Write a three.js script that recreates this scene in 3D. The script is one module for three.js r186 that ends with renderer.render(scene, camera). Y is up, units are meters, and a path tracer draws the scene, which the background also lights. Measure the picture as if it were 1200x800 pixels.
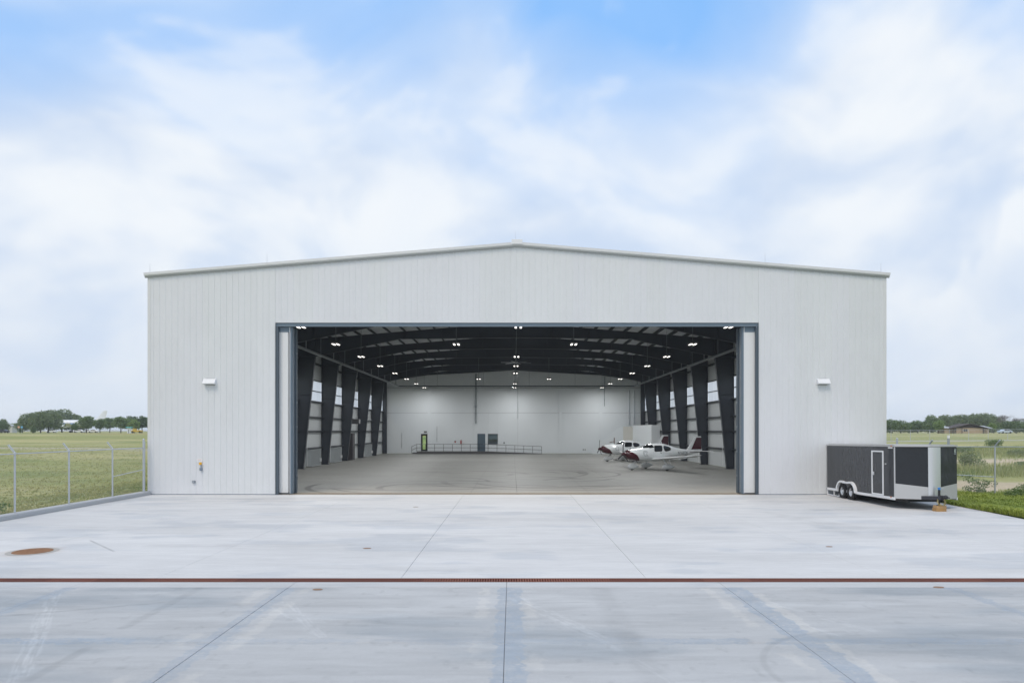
import * as THREE from 'three';
import { mergeGeometries, mergeVertices } from 'three/addons/utils/BufferGeometryUtils.js';
import { RoundedBoxGeometry } from 'three/addons/geometries/RoundedBoxGeometry.js';
import { RectAreaLightUniformsLib } from 'three/addons/lights/RectAreaLightUniformsLib.js';

// ───────────────────────── camera, sky, sun, exposure ─────────────────────────
const scene = new THREE.Scene();
const CAM_H = 3.187, CAM_X = -0.25, CAM_Z = 34, FOCAL = 800, HORIZON = 504.5;
const camera = new THREE.PerspectiveCamera(2 * Math.atan(400 / FOCAL) * 180 / Math.PI, 1.5, 0.1, 6000);
camera.position.set(CAM_X, CAM_H, CAM_Z);
camera.lookAt(CAM_X, CAM_H, -100);
camera.setViewOffset(1200, 800, 0, 400 - HORIZON, 1200, 800);   // shifted lens: verticals stay vertical
camera.updateProjectionMatrix();

const renderer = new THREE.WebGLRenderer({ antialias: true });
renderer.toneMapping = THREE.LinearToneMapping;
renderer.toneMappingExposure = 1.0;
renderer.shadowMap.enabled = true;
renderer.setSize(1024, 682);
RectAreaLightUniformsLib.init();

const sun = new THREE.DirectionalLight(0xffefdc, 1.5);
sun.position.set(-30, 95, 62);
sun.target.position.set(0, 0, 0);
sun.castShadow = true; sun.shadow.radius = 40;
sun.shadow.mapSize.set(4096, 4096);
Object.assign(sun.shadow.camera, { left: -60, right: 60, top: 60, bottom: -60, near: 1, far: 300 });
scene.add(sun, sun.target);

// ───────────────────────── random numbers and noise ─────────────────────────
function rng(seed) { let a = seed >>> 0; return () => { a = (a + 0x6D2B79F5) | 0; let t = Math.imul(a ^ (a >>> 15), 1 | a); t = (t + Math.imul(t ^ (t >>> 7), 61 | t)) ^ t; return ((t ^ (t >>> 14)) >>> 0) / 4294967296; }; }
const R0 = rng(7);
const PERM = new Uint8Array(512); { const p = [...Array(256).keys()]; for (let i = 255; i > 0; i--) { const j = Math.floor(R0() * (i + 1)); [p[i], p[j]] = [p[j], p[i]]; } for (let i = 0; i < 512; i++) PERM[i] = p[i & 255]; }
const sm = (t) => t * t * (3 - 2 * t), lerp = (a, b, t) => a + (b - a) * t, clamp = (x, a = 0, b = 1) => Math.min(b, Math.max(a, x));
const step = (a, b, x) => sm(clamp((x - a) / (b - a)));
function n2(x, y) { const xi = Math.floor(x), yi = Math.floor(y), u = sm(x - xi), v = sm(y - yi), X = xi & 255, Y = yi & 255; const a = PERM[PERM[X] + Y], b = PERM[PERM[X + 1 & 255] + Y], c = PERM[PERM[X] + (Y + 1 & 255)], d = PERM[PERM[X + 1 & 255] + (Y + 1 & 255)]; return lerp(lerp(a, b, u), lerp(c, d, u), v) / 255; }
function n3(x, y, z) { const zi = Math.floor(z), w = sm(z - zi); return lerp(n2(x + (zi * 37.31) % 256 + 900, y + (zi * 17.7) % 256 + 900), n2(x + ((zi + 1) * 37.31) % 256 + 900, y + ((zi + 1) * 17.7) % 256 + 900), w); }
function fbm(x, y, o = 4) { let s = 0, a = .5, t = 0; for (let i = 0; i < o; i++) { s += a * n2(x, y); t += a; x = x * 2.03 + 17.1; y = y * 2.03 + 9.7; a *= .5; } return s / t; }
function fbm3(x, y, z, o = 4) { let s = 0, a = .5, t = 0; for (let i = 0; i < o; i++) { s += a * n3(x, y, z); t += a; x = x * 2.03 + 7.1; y = y * 2.03 + 3.7; z = z * 2.03 + 5.3; a *= .5; } return s / t; }
const toS = (c) => Math.round(255 * clamp(c <= .0031308 ? 12.92 * c : 1.055 * Math.pow(c, 1 / 2.4) - .055));

// ───────────────────────── sky: high broken overcast, blue gaps higher up ─────────────────────────
{
  const W = 2048, H = 1024, data = new Float32Array(W * H * 4);
  const spot = (az, el, px, py, rx, ry) => { const a = Math.atan((px - 600) / FOCAL) * 57.3, k = Math.atan((HORIZON - py) / FOCAL * Math.cos(a / 57.3)) * 57.3; const u = (az - a) / rx, v = (el - k) / ry; return Math.exp(-u * u - v * v); };
  for (let j = 0; j < H; j++) {
    const el = ((j + .5) / H - .5) * Math.PI, y = Math.sin(el), ch = Math.cos(el), eld = el * 57.2958;
    if (eld < -.4) { for (let i = 0; i < W * 4; i++) data[j * W * 4 + i] = i % 4 === 3 ? 1 : .42; continue; }
    for (let i = 0; i < W; i++) {
      const ph = ((i + .5) / W - .5) * 2 * Math.PI, x = ch * Math.cos(ph), z = ch * Math.sin(ph);
      const az = Math.atan2(x, -z) * 57.2958;
      const wx = fbm3(x * 2.2 + 4, y * 3 + 1, z * 2.2, 3) - .5, wy = fbm3(x * 2.2 + 14, y * 3 + 7, z * 2.2 + 5, 3) - .5;
      const big = fbm3(x * 2.6 + wx * 1.3 + 3.1, y * 4.6 + wy * 1.3 + 2.2, z * 2.6 + 1.7, 5);
      const fine = fbm3(x * 6 + wx * 2.4 + 11, y * 11 + wy * 3, z * 6 + 8, 5), puff = fbm3(x * 15 + wx * 5 + 31, y * 24 + wy * 6, z * 15 + 28, 4);
      let blue = step(.36, .70, big) * .34 * step(8, 26, eld) + step(17, 34, eld) * .24 - step(34, 55, eld) * .16;
      blue += .62 * spot(az, eld, 760, -10, 13, 6.0) + .30 * spot(az, eld, 420, 20, 9, 7) + .55 * spot(az, eld, 1185, 15, 5, 4) + .34 * spot(az, eld, -10, 50, 6, 5) + .18 * spot(az, eld, 200, -10, 10, 5) + .2 * spot(az, eld, 640, 70, 12, 4);
      blue -= .5 * spot(az, eld, 1050, 60, 7, 7) + .25 * spot(az, eld, 90, 190, 10, 6) + .22 * spot(az, eld, 560, 40, 5, 5);
      blue = clamp(blue + (fine - .5) * .5 * step(6, 22, eld), 0, 1);
      let white = .46 + (big - .5) * -1.1 + (fine - .5) * 1.4 + (puff - .5) * .95;
      white += .42 * spot(az, eld, 480, 255, 5.5, 2.2) + .35 * spot(az, eld, 1000, 150, 6, 6) + .35 * spot(az, eld, 90, 230, 9, 4) + .22 * spot(az, eld, 700, 205, 9, 3) + .2 * spot(az, eld, 930, 260, 8, 2.5) - .25 * spot(az, eld, 850, 235, 8, 2.0) - .2 * spot(az, eld, 560, 250, 3, 2) - .22 * spot(az, eld, 700, 300, 9, 1.4);
      { // cumulus bank behind the right gable: lit rim, billows
        const edge = 7.5 + 1.35 * Math.max(0, az - 29.5) + (n2(az * .55 + 3, 4) - .5) * 5 + (n2(az * 1.7 + 9, 7) - .5) * 2.4 + (fine - .5) * 4;
        const dd = edge - eld, on = step(28, 33, az) * (1 - step(46, 60, az));
        white += on * (.30 * step(-.5, .9, dd) * (1 - .75 * step(1, 6.5, dd)) - .14 * (1 - step(-3.5, -.3, dd)) * step(-9, -3, dd));
        blue -= on * .35 * step(-.5, .9, dd);
      }
      white = sm(clamp(white * .9 + .08, 0, 1)); blue = clamp(blue, 0, 1) * (1 - .45 * step(.6, 1, white));
      const lo = [.625, .74, .92], hi = [.895, .94, .99], bl = [.20, .50, 1.0], hz = [.68, .765, .885];
      const haze = 1 - step(0, 17, eld);
      const o = (j * W + i) * 4;
      for (let k = 0; k < 3; k++) { let c = lerp(lo[k], hi[k], white); c = lerp(c, hz[k], haze * .62); c = lerp(c, bl[k], blue * .85); data[o + k] = eld < -0.2 ? .42 : c; }
      data[o + 3] = 1;
    }
  }
  const t = new THREE.DataTexture(data, W, H, THREE.RGBAFormat, THREE.FloatType);
  t.mapping = THREE.EquirectangularReflectionMapping; t.minFilter = t.magFilter = THREE.LinearFilter; t.wrapS = THREE.RepeatWrapping; t.needsUpdate = true;
  scene.background = t; scene.environment = t;
}

// ───────────────────────── building helpers ─────────────────────────
const names = {};
function numbered(n) { const k = names[n] = (names[n] ?? -1) + 1; return k ? `${n}_${String(k).padStart(3, '0')}` : n; }
function tag(o, label, category, group) { o.userData.label = label; o.userData.category = category; if (group) o.userData.group = group; return o; }
function thing(name, label, category, [x, y, z] = [0, 0, 0], turn = 0, group) { const g = new THREE.Group(); g.name = numbered(name); g.position.set(x, y, z); g.rotation.y = turn; scene.add(g); return tag(g, label, category, group); }
function structure(name) { const g = new THREE.Group(); g.name = numbered(name); g.userData.kind = 'structure'; scene.add(g); return g; }
function group(name, parent) { const g = new THREE.Group(); g.name = name; parent.add(g); return g; }
function fix(g) { for (const k of Object.keys(g.attributes)) if (!['position', 'normal', 'uv'].includes(k)) g.deleteAttribute(k); if (!g.attributes.uv) g.setAttribute('uv', new THREE.Float32BufferAttribute(new Float32Array(g.attributes.position.count * 2), 2)); return g.index ? g.toNonIndexed() : g; }
function M(list) { return list.length === 1 ? list[0] : mergeGeometries(list.map(fix)); }
function obj(name, geo, mat, parent = scene) { const m = new THREE.Mesh(Array.isArray(geo) ? M(geo) : geo, mat); m.name = parent === scene ? numbered(name) : name; m.castShadow = m.receiveShadow = true; parent.add(m); return m; }
function dup(src, [x, y, z], turn = 0, label, scale = 1) { const r = src.clone(); r.name = numbered(src.name.replace(/_\d{3}$/, '')); r.userData = { ...src.userData }; if (label) r.userData.label = label; r.position.set(x, y, z); r.rotation.y = turn; if (Array.isArray(scale)) r.scale.set(...scale); else r.scale.setScalar(scale); scene.add(r); return r; }
const bx = (w, h, d, x = 0, y = 0, z = 0) => new THREE.BoxGeometry(w, h, d).translate(x, y, z);
const b2 = (x0, x1, y0, y1, z0, z1) => bx(Math.abs(x1 - x0), Math.abs(y1 - y0), Math.abs(z1 - z0), (x0 + x1) / 2, (y0 + y1) / 2, (z0 + z1) / 2);
const rb = (w, h, d, x = 0, y = 0, z = 0, r = .01, s = 2) => new RoundedBoxGeometry(w, h, d, s, Math.min(r, w / 2.01, h / 2.01, d / 2.01)).translate(x, y, z);
const V = (x, y, z) => new THREE.Vector3(x, y, z);
function rod(a, b, r = .02, seg = 6, r2 = r) { const d = b.clone().sub(a), g = new THREE.CylinderGeometry(r2, r, d.length(), seg); g.applyQuaternion(new THREE.Quaternion().setFromUnitVectors(V(0, 1, 0), d.clone().normalize())); return g.translate((a.x + b.x) / 2, (a.y + b.y) / 2, (a.z + b.z) / 2); }
function bar(a, b, w, h) { const d = b.clone().sub(a), g = new THREE.BoxGeometry(w, h, d.length()); const m = new THREE.Matrix4().lookAt(b, a, V(0, 1, 0)); g.applyMatrix4(m); return g.translate((a.x + b.x) / 2, (a.y + b.y) / 2, (a.z + b.z) / 2); }
function quads(list, uvs) { const p = [], u = []; list.forEach((q, i) => { for (const k of [0, 1, 2, 0, 2, 3]) { p.push(...q[k]); if (uvs) u.push(...uvs[i][k]); else u.push(0, 0); } }); const g = new THREE.BufferGeometry(); g.setAttribute('position', new THREE.Float32BufferAttribute(p, 3)); g.setAttribute('uv', new THREE.Float32BufferAttribute(u, 2)); g.computeVertexNormals(); return g; }
const lin = (r, g, b) => new THREE.Color().setRGB(r, g, b);
const mat = (c, rough = .7, metal = 0, more = {}) => new THREE.MeshStandardMaterial({ color: Array.isArray(c) ? lin(...c) : lin(c, c, c), roughness: rough, metalness: metal, ...more });
const phys = (c, rough, more = {}) => new THREE.MeshPhysicalMaterial({ color: Array.isArray(c) ? lin(...c) : lin(c, c, c), roughness: rough, ...more });
function tex(w, h, fn, { srgb = true, wrap = THREE.RepeatWrapping } = {}) { const d = new Uint8Array(w * h * 4); for (let j = 0; j < h; j++) for (let i = 0; i < w; i++) { const c = fn(i / w, j / h, i, j), o = (j * w + i) * 4; for (let k = 0; k < 3; k++) d[o + k] = srgb ? toS(c[k]) : Math.round(255 * clamp(c[k])); d[o + 3] = 255; } const t = new THREE.DataTexture(d, w, h); t.wrapS = t.wrapT = wrap; t.magFilter = THREE.LinearFilter; t.minFilter = THREE.LinearMipmapLinearFilter; t.generateMipmaps = true; if (srgb) t.colorSpace = THREE.SRGBColorSpace; t.needsUpdate = true; return t; }
function canvasTex(w, h, draw) { const c = document.createElement('canvas'); c.width = w; c.height = h; draw(c.getContext('2d'), w, h); const t = new THREE.CanvasTexture(c); t.colorSpace = THREE.SRGBColorSpace; t.magFilter = THREE.LinearFilter; return t; }
const tnoise = (u, v, n, o = 3, s = 0) => { // tiling noise
  let r = 0, a = .5, t = 0; for (let k = 0; k < o; k++) { const N = n << k, x = u * N, y = v * N, xi = Math.floor(x), yi = Math.floor(y), fx = sm(x - xi), fy = sm(y - yi); const h = (p, q) => PERM[PERM[((p % N) + s + k * 31) & 255] + ((q % N) & 255)] / 255; r += a * lerp(lerp(h(xi, yi), h(xi + 1, yi), fx), lerp(h(xi, yi + 1), h(xi + 1, yi + 1), fx), fy); t += a; a *= .55; } return r / t; };
console.log('helpers ready');

// ───────────────────────── materials ─────────────────────────
const grain = tex(512, 512, (u, v) => { const c = .55 * tnoise(u, v, 32, 4) + .45 * tnoise(u, v, 128, 2, 9); return [c, c, c]; }, { srgb: false });
const sheetDirt = tex(512, 1024, (u, v) => { const s = tnoise(u, v * .25, 24, 3, 3), m = tnoise(u, v, 6, 4, 5), f = tnoise(u, v, 64, 2, 8); const k = 1 - .05 * (m - .5) - .12 * Math.max(0, s - .58) * step(.35, .6, m) - .035 * (f - .5); return [.70 * k, .718 * k, .728 * k]; });
const wallPaint = mat(1, .42, 0, { map: sheetDirt });
const wallPaintHeader = mat(1, .42, 0, { map: sheetDirt.clone() });
const leafPaint = mat([.74, .75, .75], .4);
const trimPaint = mat([.68, .69, .69], .4);
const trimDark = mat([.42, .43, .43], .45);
const steelBlue = mat([.15, .20, .25], .45);
const steelBlueDark = mat([.075, .10, .125], .5);
const frameSteel = mat([.050, .058, .072], .5);
const girtSteel = mat([.055, .062, .07], .6);
const liner = mat([.52, .545, .55], .75);
const ceilingLiner = mat([.55, .58, .60], .8);
const innerWhite = mat(1, .7, 0, { map: tex(512, 512, (u, v) => { const k = 1 - .06 * (tnoise(u, v, 4, 5, 2) - .5) - .03 * (tnoise(u, v, 90, 2) - .5); return [.75 * k, .785 * k, .80 * k]; }) });
const innerGable = mat([.70, .73, .74], .6);
const galv = mat([.55, .58, .61], .38, .55);
const greyPipe = mat([.27, .30, .32], .5, .2);
const concretePlain = mat([.46, .47, .48], .85, 0, { bumpMap: grain, bumpScale: .004 });
const rubber = mat([.018, .018, .019], .85);
const blackPaint = mat([.02, .021, .023], .45);
const aluminium = mat([.72, .73, .74], .3, .75);
const aluDull = mat([.54, .54, .535], .42, .5);
const whitePaint = mat([.78, .79, .80], .35);

// ───────────────────────── ground ─────────────────────────
function groundH(x, z) {   // gentle field that climbs away from the hangar; sunk under the paved site
  const d = Math.hypot(x - CAM_X, z - CAM_Z);
  let h = 2.15 * step(45, 240, d) + .10 * (fbm(x * .05 + 30, z * .05 + 60, 3) - .5) * step(0, 10, Math.max(Math.abs(x) - 19, -z - 62));
  if (x < -18.4) { const q = -18.4 - x; h -= .45 * step(2, 9, q) * (1 - step(22, 40, q)); h += .06; }
  if (x > 18) { h += .05; h += .35 * Math.exp(-Math.pow((z + 13) / 5, 2)) * step(18.5, 22, x) - .12 * Math.exp(-Math.pow((z + 3) / 4, 2)); }
  const edge = 19.2 - .105 * z;
  const inside = (x > -18.62 && x < Math.max(18.5, edge - .12) && z > -61.5) ? 1 : 0;
  return inside ? -.6 : h - .02;
}
{
  const xs = [], zs = [];
  const line = (arr, a, b, n) => { for (let i = 0; i < n; i++) arr.push(a + (b - a) * i / n); };
  line(xs, -1300, -700, 20); line(xs, -700, -240, 46); line(xs, -240, -60, 80); line(xs, -60, -22, 60); line(xs, -22, -18.63, 12); xs.push(-18.61); line(xs, -18.2, 13.5, 8); line(xs, 13.5, 30, 110); line(xs, 30, 110, 110); line(xs, 110, 260, 50); line(xs, 260, 700, 40); line(xs, 700, 1300, 20); xs.push(1300);
  line(zs, -1300, -900, 16); line(zs, -900, -330, 60); line(zs, -330, -100, 130); line(zs, -100, -61.6, 40); zs.push(-61.45); line(zs, -61, 16, 150); line(zs, 16, 60, 40); line(zs, 60, 500, 12); zs.push(500);
  const nx = xs.length, nz = zs.length, pos = new Float32Array(nx * nz * 3), uv = new Float32Array(nx * nz * 2), col = new Float32Array(nx * nz * 3), idx = [];
  const mixc = (a, b, t) => [lerp(a[0], b[0], t), lerp(a[1], b[1], t), lerp(a[2], b[2], t)];
  for (let j = 0; j < nz; j++) for (let i = 0; i < nx; i++) {
    const x = xs[i], z = zs[j], k = j * nx + i, d = Math.hypot(x, z - CAM_Z);
    pos.set([x, groundH(x, z), z], k * 3); uv.set([x / 3, z / 3], k * 2);
    const a = fbm(x * .035 + 5, z * .06 + 9, 4), b = fbm(x * .16 + 40, z * .22 + 3, 4), e = fbm(x * .6, z * .6 + 50, 3);
    let c = mixc([.30, .315, .10], [.44, .41, .18], step(.3, .7, a));            // meadow: green to straw
    c = mixc(c, [.20, .245, .065], step(.5, .75, b) * .7);
    c = mixc(c, [.30, .275, .15], step(.56, .72, e) * .4);
    const soil = [.56, .455, .335], pale = [.50, .45, .36];
    if (x < -18) {
      const tr = Math.exp(-Math.pow((z + 62 + (x + 60) * .06 + (b - .5) * 8) / 3.2, 2)) * step(.36, .56, b + .12) * step(-125, -90, x); c = mixc(c, pale, tr * .8);
      c = mixc(c, [.42, .25, .09], Math.exp(-Math.pow((z + 175) / 9, 2)) * step(-142, -128, x) * .7);
      c = mixc(c, [.10, .15, .035], Math.exp(-Math.pow((x + 21) / 2.2, 2)) * step(.38, .6, e) * .75);
      c = mixc(c, soil, Math.exp(-Math.pow((x + 20.5) / 1.6, 2) - Math.pow((z - 9.5) / 2.5, 2)) * step(.4, .58, e) * .9);
    } else if (x > 17) {
      const w = (b - .5) * 4, w2 = (a - .5) * 6;
      const d1 = step(-7.6, -6.2, z + w) * (1 - step(-1.6, -.2, z + w * .4)) * step(.25, .36, e + .05); c = mixc(c, soil, d1 * .92);
      const d2 = step(-37, -33, z + w2) * (1 - step(-24, -21.5, z + w2)) * (.45 + .55 * step(.34, .5, b)); c = mixc(c, soil, d2 * .9);
      const rd = Math.exp(-Math.pow((z + 94) / 2.6, 2)) * step(40, 50, x); c = mixc(c, [.5, .49, .45], rd * .85);
      if (z > -1.2) c = mixc(c, [.13, .20, .03], .85 * step(-1.2, .4, z + w * .3));
      c = mixc(c, [.17, .225, .06], .6 * Math.exp(-Math.pow((z + 13) / 5, 2)) * step(.3, .55, e));
    }
    col.set(c.map((q) => q * (0.92 + .16 * e)), k * 3);
  }
  for (let j = 0; j < nz - 1; j++) for (let i = 0; i < nx - 1; i++) { const a = j * nx + i; idx.push(a, a + nx, a + 1, a + 1, a + nx, a + nx + 1); }
  const g = new THREE.BufferGeometry(); g.setAttribute('position', new THREE.BufferAttribute(pos, 3)); g.setAttribute('uv', new THREE.BufferAttribute(uv, 2)); g.setAttribute('color', new THREE.BufferAttribute(col, 3)); g.setIndex(idx); g.computeVertexNormals();
  const turf = tex(512, 512, (u, v) => { const k = .62 + .75 * tnoise(u, v, 24, 4, 4) * (.6 + .8 * tnoise(u, v, 8, 3, 6)); return [k, k * .99, k * .93]; }, { srgb: true });
  const gm = new THREE.MeshStandardMaterial({ vertexColors: true, roughness: .95, map: turf, bumpMap: turf, bumpScale: .05 });
  const m = obj('ground', g, gm); m.userData.kind = 'structure';
}
console.log('ground ready');

// ───────────────────────── apron of concrete slabs ─────────────────────────
const edgeX = (z) => 19.2 - .105 * z;
const XB = [-18.2, -13.25, -7.95, -2.65, 2.65, 7.95, 13.25, null];
const XF = [-18.2, -13.75, -9.25, -4.8, -.36, 4.1, 8.6, 13.05, null];
const ZF = [20.1, 23.74, 27.5, 31.4, 36, 41, 47];
const base = (x, z, warm) => { // trowelled concrete: streaks run along x
  const s = fbm(x * .35 + 2, z * 1.9 + 8, 4), m = fbm(x * .18 + 50, z * .42 + 20, 4), f = fbm(x * 2.2, z * 7, 3), g = n2(x * 37, z * 37);
  return 1 + (s - .5) * .17 + (m - .5) * .22 + (f - .5) * .10 + (n2(x * 1.6, z * 14) - .5) * .05 + (g - .5) * .06;
};
const segd = (x, z, x0, z0, x1, z1) => { const dx = x1 - x0, dz = z1 - z0, t = clamp(((x - x0) * dx + (z - z0) * dz) / (dx * dx + dz * dz)); return Math.hypot(x - x0 - t * dx, z - z0 - t * dz); };
const streak = (x, z, q) => { const dx = q[2] - q[0], dz = q[3] - q[1], l = Math.hypot(dx, dz), al = ((x - q[0]) * dx + (z - q[1]) * dz) / l, pe = ((x - q[0]) * dz - (z - q[1]) * dx) / l; return step(.38, .66, .6 * n2(pe * 46 + 9, al * 2.2) + .4 * n2(pe * 20, al * 9 + 3)); };   // rubber drags out along its own path
const gp = (px, py) => { const d = FOCAL * CAM_H / (py - HORIZON); return [(px - 600) * d / FOCAL + CAM_X, CAM_Z - d]; };   // ground point of a photo pixel
const marksB = marksInit();
const backTex = tex(2048, 1024, (u, v) => {
  const x = -19 + u * 39, z = v * 20; let k = base(x, z);
  let c = [.612 * k, .608 * k, .60 * k];
  const cloudy = fbm(x * .5 + 80, z * .9 + 10, 4); const t = step(.54, .72, cloudy) * .10; c = [c[0] * (1 - t * 1.2), c[1] * (1 - t), c[2] * (1 - t * .75)];
  for (const q of marksB) { const dd = segd(x, z, q[0], q[1], q[2], q[3]); if (dd < q[4] * 2) { const a = q[5] * (1 - step(q[4] * .5, q[4] * 1.6, dd)) * (.35 + .9 * n2(x * 3, z * 3)); c = c.map((e) => e * (1 - a)); } }
  const rs = Math.hypot(x + 12.9, z - 16) ; if (rs < 1) { const a = .16 * (1 - step(.55, .95, rs)) * n2(x * 9, z * 9); c = [c[0] * (1 - a * .4), c[1] * (1 - a), c[2] * (1 - a * 1.5)]; }
  return c;
});
function marksInit() { const out = []; const r = rng(44); const add = (p, q, w, a) => { const A = gp(...p), B = gp(...q); out.push([A[0], A[1], B[0], B[1], w, a]); };
  add([105, 633], [133, 646], .03, .3); add([0, 632], [70, 629], .18, .10); add([172, 580], [120, 592], .25, .07); add([1000, 618], [940, 607], .35, .08); add([1000, 626], [900, 600], .3, .07);
  for (let i = 0; i < 16; i++) { const x = -17 + r() * 34, z = 1 + r() * 17, l = 1.5 + r() * 6; out.push([x, z, x + l, z + (r() - .5) * .8, .08 + r() * .3, .03 + r() * .06]); }
  return out; }
const frontTex = (() => {
  const pale = []; const add = (p, q, w, a) => { const A = gp(...p), B = gp(...q); pale.push([A[0], A[1], B[0], B[1], w, a]); };
  add([65, 695], [30, 790], .09, .13); add([55, 700], [12, 800], .07, .10);                       // pale scuffs left by tyres
  add([335, 705], [375, 745], .10, .10); add([322, 712], [362, 742], .06, .07); add([608, 703], [700, 745], .16, .12); add([640, 712], [790, 800], .06, .06); add([895, 705], [1020, 738], .12, .09); add([930, 727], [985, 747], .08, .10);
  const dark = []; const addD = (p, q, w, a) => { const A = gp(...p), B = gp(...q); dark.push([A[0], A[1], B[0], B[1], w, a]); };
  addD([237, 687], [145, 735], .10, .13); addD([100, 760], [30, 798], .09, .14); addD([0, 722], [190, 706], .06, .15); addD([703, 690], [735, 745], .22, .10); addD([735, 745], [770, 800], .2, .09); addD([700, 705], [600, 707], .03, .08);
  const bandZ = 23.66;
  return tex(2048, 1024, (u, v) => {
    const x = -14 + u * 28, z = 20 + v * 14; const k = base(x + 70, z + 40);
    let c = [.452 * k, .455 * k, .452 * k];
    const blotch = step(.47, .72, fbm(x * .28 + 7, z * .75 + 31, 5)); c = [c[0] * (1 - .22 * blotch), c[1] * (1 - .18 * blotch), c[2] * (1 - .145 * blotch)];
    const lite = step(.55, .75, fbm(x * .4 + 27, z * 1.3 + 3, 4)); c = c.map((e) => e * (1 + .10 * lite)); { const st = step(.52, .7, fbm(x * .7 + 3, z * 5 + 60, 4)); c = c.map((e) => e * (1 - .07 * st)); const sp = step(.80, .9, n2(x * 6 + 9, z * 6)) * n2(x * 19, z * 19); c = c.map((e) => e * (1 - .12 * sp)); }
    const rag = (fbm(x * 8, z * 8, 4) - .5) * 1.3, rag2 = fbm(x * 1.1 + 5, z * 1.1, 3);
    let band = 0;                                                                        // blue-grey sealer wiped along the saw cuts
    for (const [jx, w, a, off] of [[-9.25, .16, .8, .04], [-4.8, .17, .75, .02], [-.36, .24, 1, .06], [4.1, .24, 1, .1], [8.6, .15, .8, .03]]) { const dd = Math.abs(x - jx - off + rag * .16); band = Math.max(band, a * (1 - step(w * .9, w * 1.0, dd)) * step(.2, .3, rag2 + .12)); }
    { const dd = Math.abs(z - bandZ + rag * .13), side = x < -6 ? 1 : x > 2 ? .85 : .45; band = Math.max(band, side * (1 - step(.13, .155, dd)) * step(.33, .43, rag2 + .1 + .12 * n2(x * 3, z * 9))); }
    const chip = step(.70, .78, n2(x * 26 + 5, z * 26) * .7 + .3 * n2(x * 9, z * 9)); const bandK = (.5 + .55 * n2(x * 7, z * 7) + .5 * (n2(x * 31, z * 31) - .4)) * (1 - .9 * chip); c = mix3(c, [.30 * k, .352 * k, .41 * k], clamp(band * .66 * bandK));
    let edgeP = 0; for (const jx of [-4.8, -.36, 4.1]) { const dd = Math.abs(x - jx + rag * .2); edgeP = Math.max(edgeP, (1 - step(.06, .14, Math.abs(dd - .42))) * step(.45, .62, rag2)); } c = c.map((e, i) => e * (1 + edgeP * [.12, .10, .07][i]));
    for (const q of pale) { const dd = segd(x, z, q[0], q[1], q[2], q[3]); if (dd < q[4] * 2) { const a = q[5] * (1 - step(q[4] * .6, q[4] * 1.3, dd)) * streak(x, z, q); c = c.map((e) => e * (1 + a * 1.15)); } }
    for (const q of dark) { const dd = segd(x, z, q[0], q[1], q[2], q[3]); if (dd < q[4] * 2) { const a = q[5] * (1 - step(q[4] * .4, q[4] * 1.4, dd)) * (.4 + .8 * n2(x * 5, z * 5)); c = c.map((e) => e * (1 - a)); } }
    { const [ax, az] = gp(1075, 790), dd = Math.abs(Math.hypot(x - ax, z - az) - 1.9); if (dd < .1 && x < ax) c = c.map((e) => e * (1 - .10 * (1 - step(.02, .07, dd)))); }
    return c;
  });
})();
function mix3(a, b, t) { return [lerp(a[0], b[0], t), lerp(a[1], b[1], t), lerp(a[2], b[2], t)]; }
const backConc = mat(1, .8, 0, { map: backTex, bumpMap: grain, bumpScale: .003 });
const frontConc = mat(1, .66, 0, { map: frontTex, bumpMap: grain, bumpScale: .003 });
const collarConc = mat([.84, .85, .86], .75, 0, { map: backTex, bumpMap: grain, bumpScale: .003 });
function slabGeo(poly, top, depth, uvf) { // poly counter-clockwise in (x, z) seen from above; small chamfer on the rim
  const cx = poly.reduce((s, p) => s + p[0], 0) / poly.length, cz = poly.reduce((s, p) => s + p[1], 0) / poly.length, c = .006;
  const inn = poly.map(([x, z]) => [x + Math.sign(cx - x) * c, z + Math.sign(cz - z) * c]);
  const L = [], U = [], n = poly.length, P = (p, y) => [p[0], y, p[1]], f = (p) => uvf(p[0], p[1]);
  L.push(inn.map((p) => P(p, top))); U.push(inn.map(f));
  for (let i = 0; i < n; i++) { const a = poly[i], b = poly[(i + 1) % n], ia = inn[i], ib = inn[(i + 1) % n]; L.push([P(ia, top), P(a, top - c), P(b, top - c), P(ib, top)]); U.push([f(ia), f(a), f(b), f(ib)]); L.push([P(a, top - c), P(a, top - depth), P(b, top - depth), P(b, top - c)]); U.push([f(a), f(a), f(b), f(b)]); }
  return quads(L, U);
}
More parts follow.
